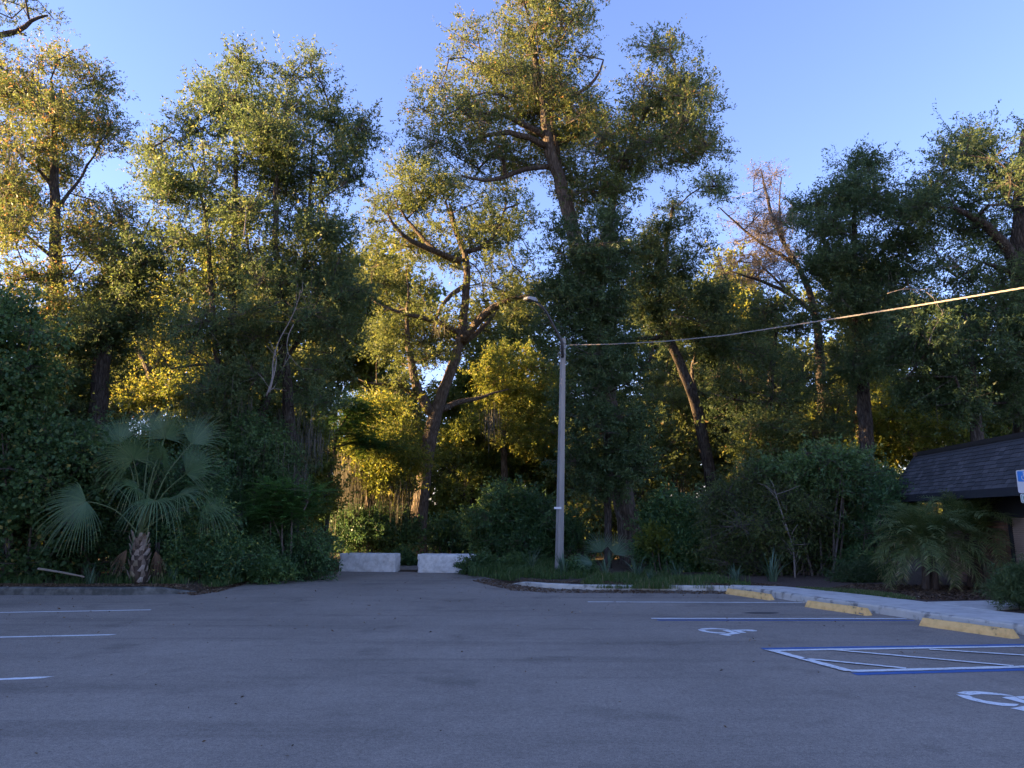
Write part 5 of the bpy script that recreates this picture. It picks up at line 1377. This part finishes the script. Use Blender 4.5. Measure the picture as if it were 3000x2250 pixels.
def feather_palm(px, py, depth, hx, hy, nfr, label, sc=1.0, ntr=2):
    b = P(px, py, depth); b[2] = .14; h = P(hx, hy, depth)
    r_ = empty("feather_palm", b, label, "palm", "feather palms by the brick wall")
    for k in range(ntr):
        o_ = np.array([(k - (ntr-1)/2) * .22, .05 * k, 0]); tp = h + o_ * .8 - UP * .12 * k
        q, rr_ = resample([b + o_ - UP*.08, (b + o_)*.5 + tp*.5 + np.array([.03,.0,0]), tp], [.10, .085, .075], .12)
        Vt, Ft = thick_tube(q, rr_, 9, .25); m_ = MB(); m_.mesh(Vt, Ft); m_.build("trunk", M['fibre'], r_, b)
    for k in range(nfr):
        az = k * 2.399 + rs.normal(0, .15); tier = k / nfr
        me = fr_me[[3, 0, 0, 1, 1, 2, 2, 4][min(7, int(tier * 8))]]
        o = link("frond", me, r_); off = np.array([(k % ntr - (ntr-1)/2) * .18, .05 * (k % ntr), -.12 * (k % ntr)])
        o.location = Vector(h - b + off + np.array([0, 0, -.10 * tier]))
        o.rotation_euler = (rs.normal(0, .12), (.75 - tier * 1.2) * -.6, az)
        s = sc * rs.uniform(.85, 1.1); o.scale = (s, s, s)
feather_palm(2728, 1732, 17.6, 2716, 1596, 96, "bushy feather palm with fronds to the ground in front of the building's corner", 1.0, 2)
feather_palm(2862, 1722, 18.2, 2846, 1562, 60, "feather palm with drying lower fronds against the brick wall", 1.02, 2)

# ------------------------------------------------------------------ strap-leaved plants and grass tufts
def tuft_mesh(n, h, w, spread, name, cup=.5):
    VV, FF, TT = [], [], []
    for i in range(n):
        az = rs.uniform(0, 6.28); lean = abs(rs.normal(spread, spread * .5)); L = h * rs.uniform(.6, 1.1)
        o_ = np.array([math.cos(az), math.sin(az), 0]); tg = np.array([-math.sin(az), math.cos(az), 0]); ww = w * rs.uniform(.7, 1.2)
        b = o_ * rs.uniform(0, .05 + spread * .08) + tg * rs.normal(0, .03); rows = []
        for s in (0, .25, .5, .75, 1.0):
            c = b + UP * (L * s * (1 - .35 * lean * s)) + o_ * (L * lean * s ** 1.6)
            wd = ww * (1 - s ** 2) + .001
            rows.append([c - tg * wd + o_*wd*cup*.3, c, c + tg * wd + o_*wd*cup*.3])
        V, F = strip_mesh(rows); n0 = len(VV); VV += V; FF += [tuple(q + n0 for q in f) for f in F]
        TT += [np.clip(rs.normal(.5, .22), 0, 1)] * len(F)
    return mesh_np(name, np.array(VV), np.array(FF), True, {"tint": TT})
yuc = [tuft_mesh(26, .75, .016, .55, "strap_leaves"), tuft_mesh(18, .6, .018, .4, "strap_leaves"), tuft_mesh(34, .55, .010, .6, "strap_leaves")]
for px, py, d, k, s, lab in [
    (1650,1690,22.3,1,1.25,"strap-leaved plant hugging the foot of the lamp post"),
    (1775,1712,21.0,1,1.0,"strap-leaved plant at the kerb below the palmetto"),
    (1868,1712,21.4,0,.95,"strap-leaved tuft in front of the tallest oak's root flare"),
    (1905,1715,20.6,2,.7,"small arching tuft on the litter right of the oak's roots"),
    (1985,1706,21.2,2,1.15,"thick grassy clump between the oak and the thicket"),
    (2155,1712,20.2,2,1.0,"loose grassy clump by the corner of the pale kerb"),
    (2262,1714,20.0,0,1.3,"tall strap-leaved plant in front of the bare thicket stems"),
    (262,1716,19.2,1,.9,"upright strap-leaved plant beside the fallen pole at the left kerb"),
    (1555,1680,24.0,0,1.2,"strap-leaved plant leaning left of the lamp post"),
    (505,1712,19.7,1,.8,"strap-leaved seedling just right of the fan palm's trunk")]:
    p = P(px, py, d); z = GZ(p[0], p[1])
    r_ = link("strap_plant", yuc[k], None, M['strap']); r_.location = (p[0], p[1], z); r_.scale = (s, s, s); r_.rotation_euler = (0, 0, rs.uniform(0, 6))
    tag(r_, lab, "plant", "strap-leaved plants along the kerbs")
# palmetto: three small fans
qb = P(1770, 1700, 22.0); qb[2] = GZ(qb[0], qb[1])
pm = empty("palmetto", qb, "small fan-leaved palmetto in front of the tallest oak's trunk", "palmetto")
for hx, hy, ax, nm, R in ((1762,1618,(-.35,-.2,.9),(0,-1,.2),.72),(1800,1625,(.45,-.2,.85),(-.1,-1,.2),.72),(1735,1650,(-.9,-.3,.25),(0,-.5,.8),.6),(1782,1650,(.15,-.7,.6),(0,-.7,.6),.5)):
    hub = P(hx, hy, 21.9); V, F, T = fan(hub, np.array(ax), np.array(nm), R, 1.15, 22, .15, .3, .3)
    o = link("frond", mesh_np("frond", np.array(V) - qb, np.array(F), True, {"tint": T}), pm, M['strap'])
    q, r = resample([qb, (qb+hub)/2 + UP*.05, hub], [.012,.01,.008], .1); m_ = MB(); m_.mesh(*tube_np(q, r, 5)); m_.build("petiole", M['petiole'], o, qb, True)

# ------------------------------------------------------------------ grass, weeds, litter
def blades(n, px_poly, z0, hmin, hmax, name, label, w=.007, mat='grass', clump=True, tmu=.45, zfun=True):
    poly = np.array([G(a, b, z0)[:2] for a, b in px_poly]); lo, hi_ = poly.min(0), poly.max(0)
    x = rs.uniform(lo[0], hi_[0], n * 6); y = rs.uniform(lo[1], hi_[1], n * 6); ok = inside(poly, x, y)
    if clump:
        f = np.sin(x*2.1+1)*np.cos(y*1.7) + np.sin(x*5.3+y*3.1)*.6 + rs.normal(0, .5, len(x)); ok &= f > .15
    x, y = x[ok][:n], y[ok][:n]; m = len(x)
    z = ground_z(x, y) if zfun else np.full(m, z0); z = np.maximum(z, z0 - .03)
    hgt = rs.uniform(hmin, hmax, m) * (0.75 + .35*np.sin(x*1.9)*np.cos(y*2.3))
    az = rs.uniform(0, 6.28, m); o_ = np.stack([np.cos(az), np.sin(az), np.zeros(m)], 1); tg = np.stack([-np.sin(az), np.cos(az), np.zeros(m)], 1)
    lean = np.abs(rs.normal(0, .35, m))[:, None]; b = np.stack([x, y, z], 1); ww = (w * rs.uniform(.6, 1.4, m))[:, None]
    mid = b + UP * (hgt * .6)[:, None] + o_ * lean * (hgt * .3)[:, None]; tipp = b + UP * (hgt * (1 - .3*lean[:, 0]))[:, None] + o_ * lean * hgt[:, None]
    V = np.stack([b - tg*ww, b + tg*ww, mid + tg*ww*.8, mid - tg*ww*.8, tipp], 1).reshape(-1, 3)
    k = (np.arange(m) * 5)[:, None]
    t = np.clip(rs.normal(tmu, .22, m), 0, 1)
    me = mesh_np(name, V, [k + np.array([[0,1,2,3]]), k + np.array([[3,2,4]])], False, {"tint": np.concatenate([t, t])})
    o = link(name, me, None, M[mat]); return tag(o, label, "grass", kind="stuff")
blades(15000, [(1370,1684),(1400,1660),(1480,1650),(1640,1652),(1720,1664),(1760,1690),(1700,1700),(1560,1702),(1490,1699),(1430,1690)], .10, .10, .38, "grass", "deep green grass and weeds round the foot of the lamp post", .008)
blades(9000, [(1700,1712),(1780,1690),(1900,1690),(2050,1700),(2200,1705),(2200,1722),(1900,1722),(1700,1720)], .10, .08, .28, "grass", "thin straggling grass on the litter behind the pale kerb", .006, tmu=.6)
blades(9000, [(2330,1722),(2480,1724),(2640,1746),(2690,1756),(2640,1756),(2520,1742),(2400,1730)], .145, .03, .08, "lawn", "small patch of short pale lawn beside the sidewalk", .006, tmu=.7, clump=False, zfun=False)
blades(8000, [(0,1716),(560,1716),(650,1716),(720,1700),(900,1688),(960,1676),(960,1668),(700,1688),(560,1702),(0,1704)], .10, .08, .30, "grass", "dark weeds along the foot of the left shrubs", .007, tmu=.4)
blades(5000, [(880,1668),(985,1660),(990,1650),(1400,1655),(1380,1640),(900,1650)], .05, .10, .35, "grass", "shaded grass behind the barrier blocks", .009, tmu=.5)

def litter(n, px_poly, z0, name, label, size=(.03, .08), tmu=.45, zoff=.006, fixed=None):
    poly = np.array([G(a, b, z0)[:2] for a, b in px_poly]); lo, hi_ = poly.min(0), poly.max(0)
    x = rs.uniform(lo[0], hi_[0], n * 6); y = rs.uniform(lo[1], hi_[1], n * 6); ok = inside(poly, x, y); x, y = x[ok][:n], y[ok][:n]; m = len(x)
    z = (np.maximum(ground_z(x, y), 0) if fixed is None else np.full(m, fixed)) + zoff
    az = rs.uniform(0, 6.28, m); d = unit(np.stack([np.cos(az), np.sin(az), rs.uniform(0, .5, m)], 1)); l = rs.uniform(*size, m)
    V, F = leaves_np(np.stack([x, y, z], 1), d, l, l * rs.uniform(.25, .5, m), 2.5)
    o = link(name, mesh_np(name, V, F, False, {"tint": np.clip(rs.normal(tmu, .25, m), 0, 1)}), None, M['litter']); return tag(o, label, "leaves", kind="stuff")
litter(7000, [(560,1738),(640,1728),(720,1706),(880,1694),(985,1678),(985,1664),(880,1680),(700,1694),(600,1716),(540,1726)], .06, "leaf_litter", "brown fallen leaves along the lot's ragged left corner")
litter(9000, [(1380,1690),(1500,1716),(1600,1722),(2200,1726),(2300,1716),(2100,1706),(1800,1706),(1600,1704),(1420,1684)], .12, "leaf_litter", "brown fallen leaves and twigs behind the pale kerb")
litter(5000, [(0,1722),(460,1720),(540,1726),(540,1714),(0,1712)], .12, "leaf_litter", "fallen leaves behind the grimy left kerb")
litter(7000, [(2400,1728),(2640,1750),(2720,1760),(2950,1755),(2960,1720),(2500,1712)], .142, "bark_chips", "coarse bark chips covering the mulch bed by the palms", (.03, .09), .35, .004, .142)
litter(420, [(0,1746),(580,1740),(720,1702),(985,1678),(1385,1686),(1500,1716),(2130,1738),(2600,1806),(2900,1850),(2800,2000),(2000,1900),(1000,1850),(0,1900)], 0, "fallen_leaves", "scattered tiny fallen leaves on the asphalt", (.03, .075), .8, .004, 0)
litter(90, [(0,1900),(1000,1850),(2000,1900),(2900,2000),(2900,2250),(0,2250)], 0, "fallen_leaves", "few dark leaf bits on the near asphalt", (.02, .05), .3, .004, 0)

# ------------------------------------------------------------------ fallen pole, bare sticks
a = P(112, 1666, 19.5); b = P(248, 1690, 19.2)
m_ = MB(); m_.tube([a, (a+b)/2 + UP*.01, b], [.03, .027, .02], 6); o = m_.build("fallen_pole", M['wood_pale'], None, a)
tag(o, "pale fallen pole lying aslant left of the fan palm", "pole")
def dead_branch(pts, depth, r0, label, forks=5):
    q = [P(x, y, depth) for x, y in pts]; b = q[0]
    V, F = tube_np(*resample(q, np.linspace(r0, r0*.35, len(q)), .15), 6); m_ = MB(); m_.mesh(V, F)
    for k in range(forks):
        i = rs.randint(1, len(q)); s = q[i-1] + (q[i]-q[i-1]) * rs.uniform(.2, 1); d = unit(unit(q[i]-q[i-1]) + rs.normal(0, .6, 3)) * rs.uniform(.3, .8)
        V, F = tube_np(np.array([s, s + d*.5 + rs.normal(0, .03, 3), s + d]), np.array([r0*.45, r0*.32, r0*.12]), 5); m_.mesh(V, F)
    o = m_.build("dead_branch", M['deadwood'], None, b, True); tag(o, label, "branch", "pale dead branches caught in the trees")
dead_branch([(780,1160),(800,1110),(798,1060),(815,1000),(850,940),(872,890),(880,850)], 21.9, .024, "long pale dead branch rising aslant through the many-stemmed oak", 8)
dead_branch([(860,950),(842,985),(838,1020),(850,1050)], 21.8, .015, "short curved pale dead branch hanging right of the long one", 3)
dead_branch([(790,1150),(812,1060),(806,1030)], 21.7, .02, "thin pale dead stick hanging low in the many-stemmed oak", 3)
dead_branch([(715,690),(722,620),(718,600)], 22.0, .025, "small pale dead limb high in the many-stemmed oak", 3)
dead_branch([(2330,1700),(2325,1610),(2310,1560),(2290,1500),(2270,1440)], 21.2, .026, "grey dead sapling with bare forks standing in the thicket", 16)
dead_branch([(2720,1010),(2735,960),(2760,930),(2765,905)], 22.3, .018, "pale dead twigs caught in the fine foliage above the roof", 6)
dead_branch([(2600,860),(2650,845),(2700,850),(2740,865)], 22.3, .016, "arched bare twig crossing the fine foliage near the cable", 6)
dead_branch([(2560,1690),(2580,1660),(2610,1640)], 20.8, .015, "bleached sticks low beside the bushy feather palm", 4)
lg = P(455, 1706, 20.0); l2 = P(462, 1590, 20.2); m_ = MB(); m_.tube([lg, l2], [.075, .06], 8); o = m_.build("dead_stump", M['bark'], None, lg, True)
tag(o, "thin grey dead stump standing right of the fan palm's trunk", "stump")
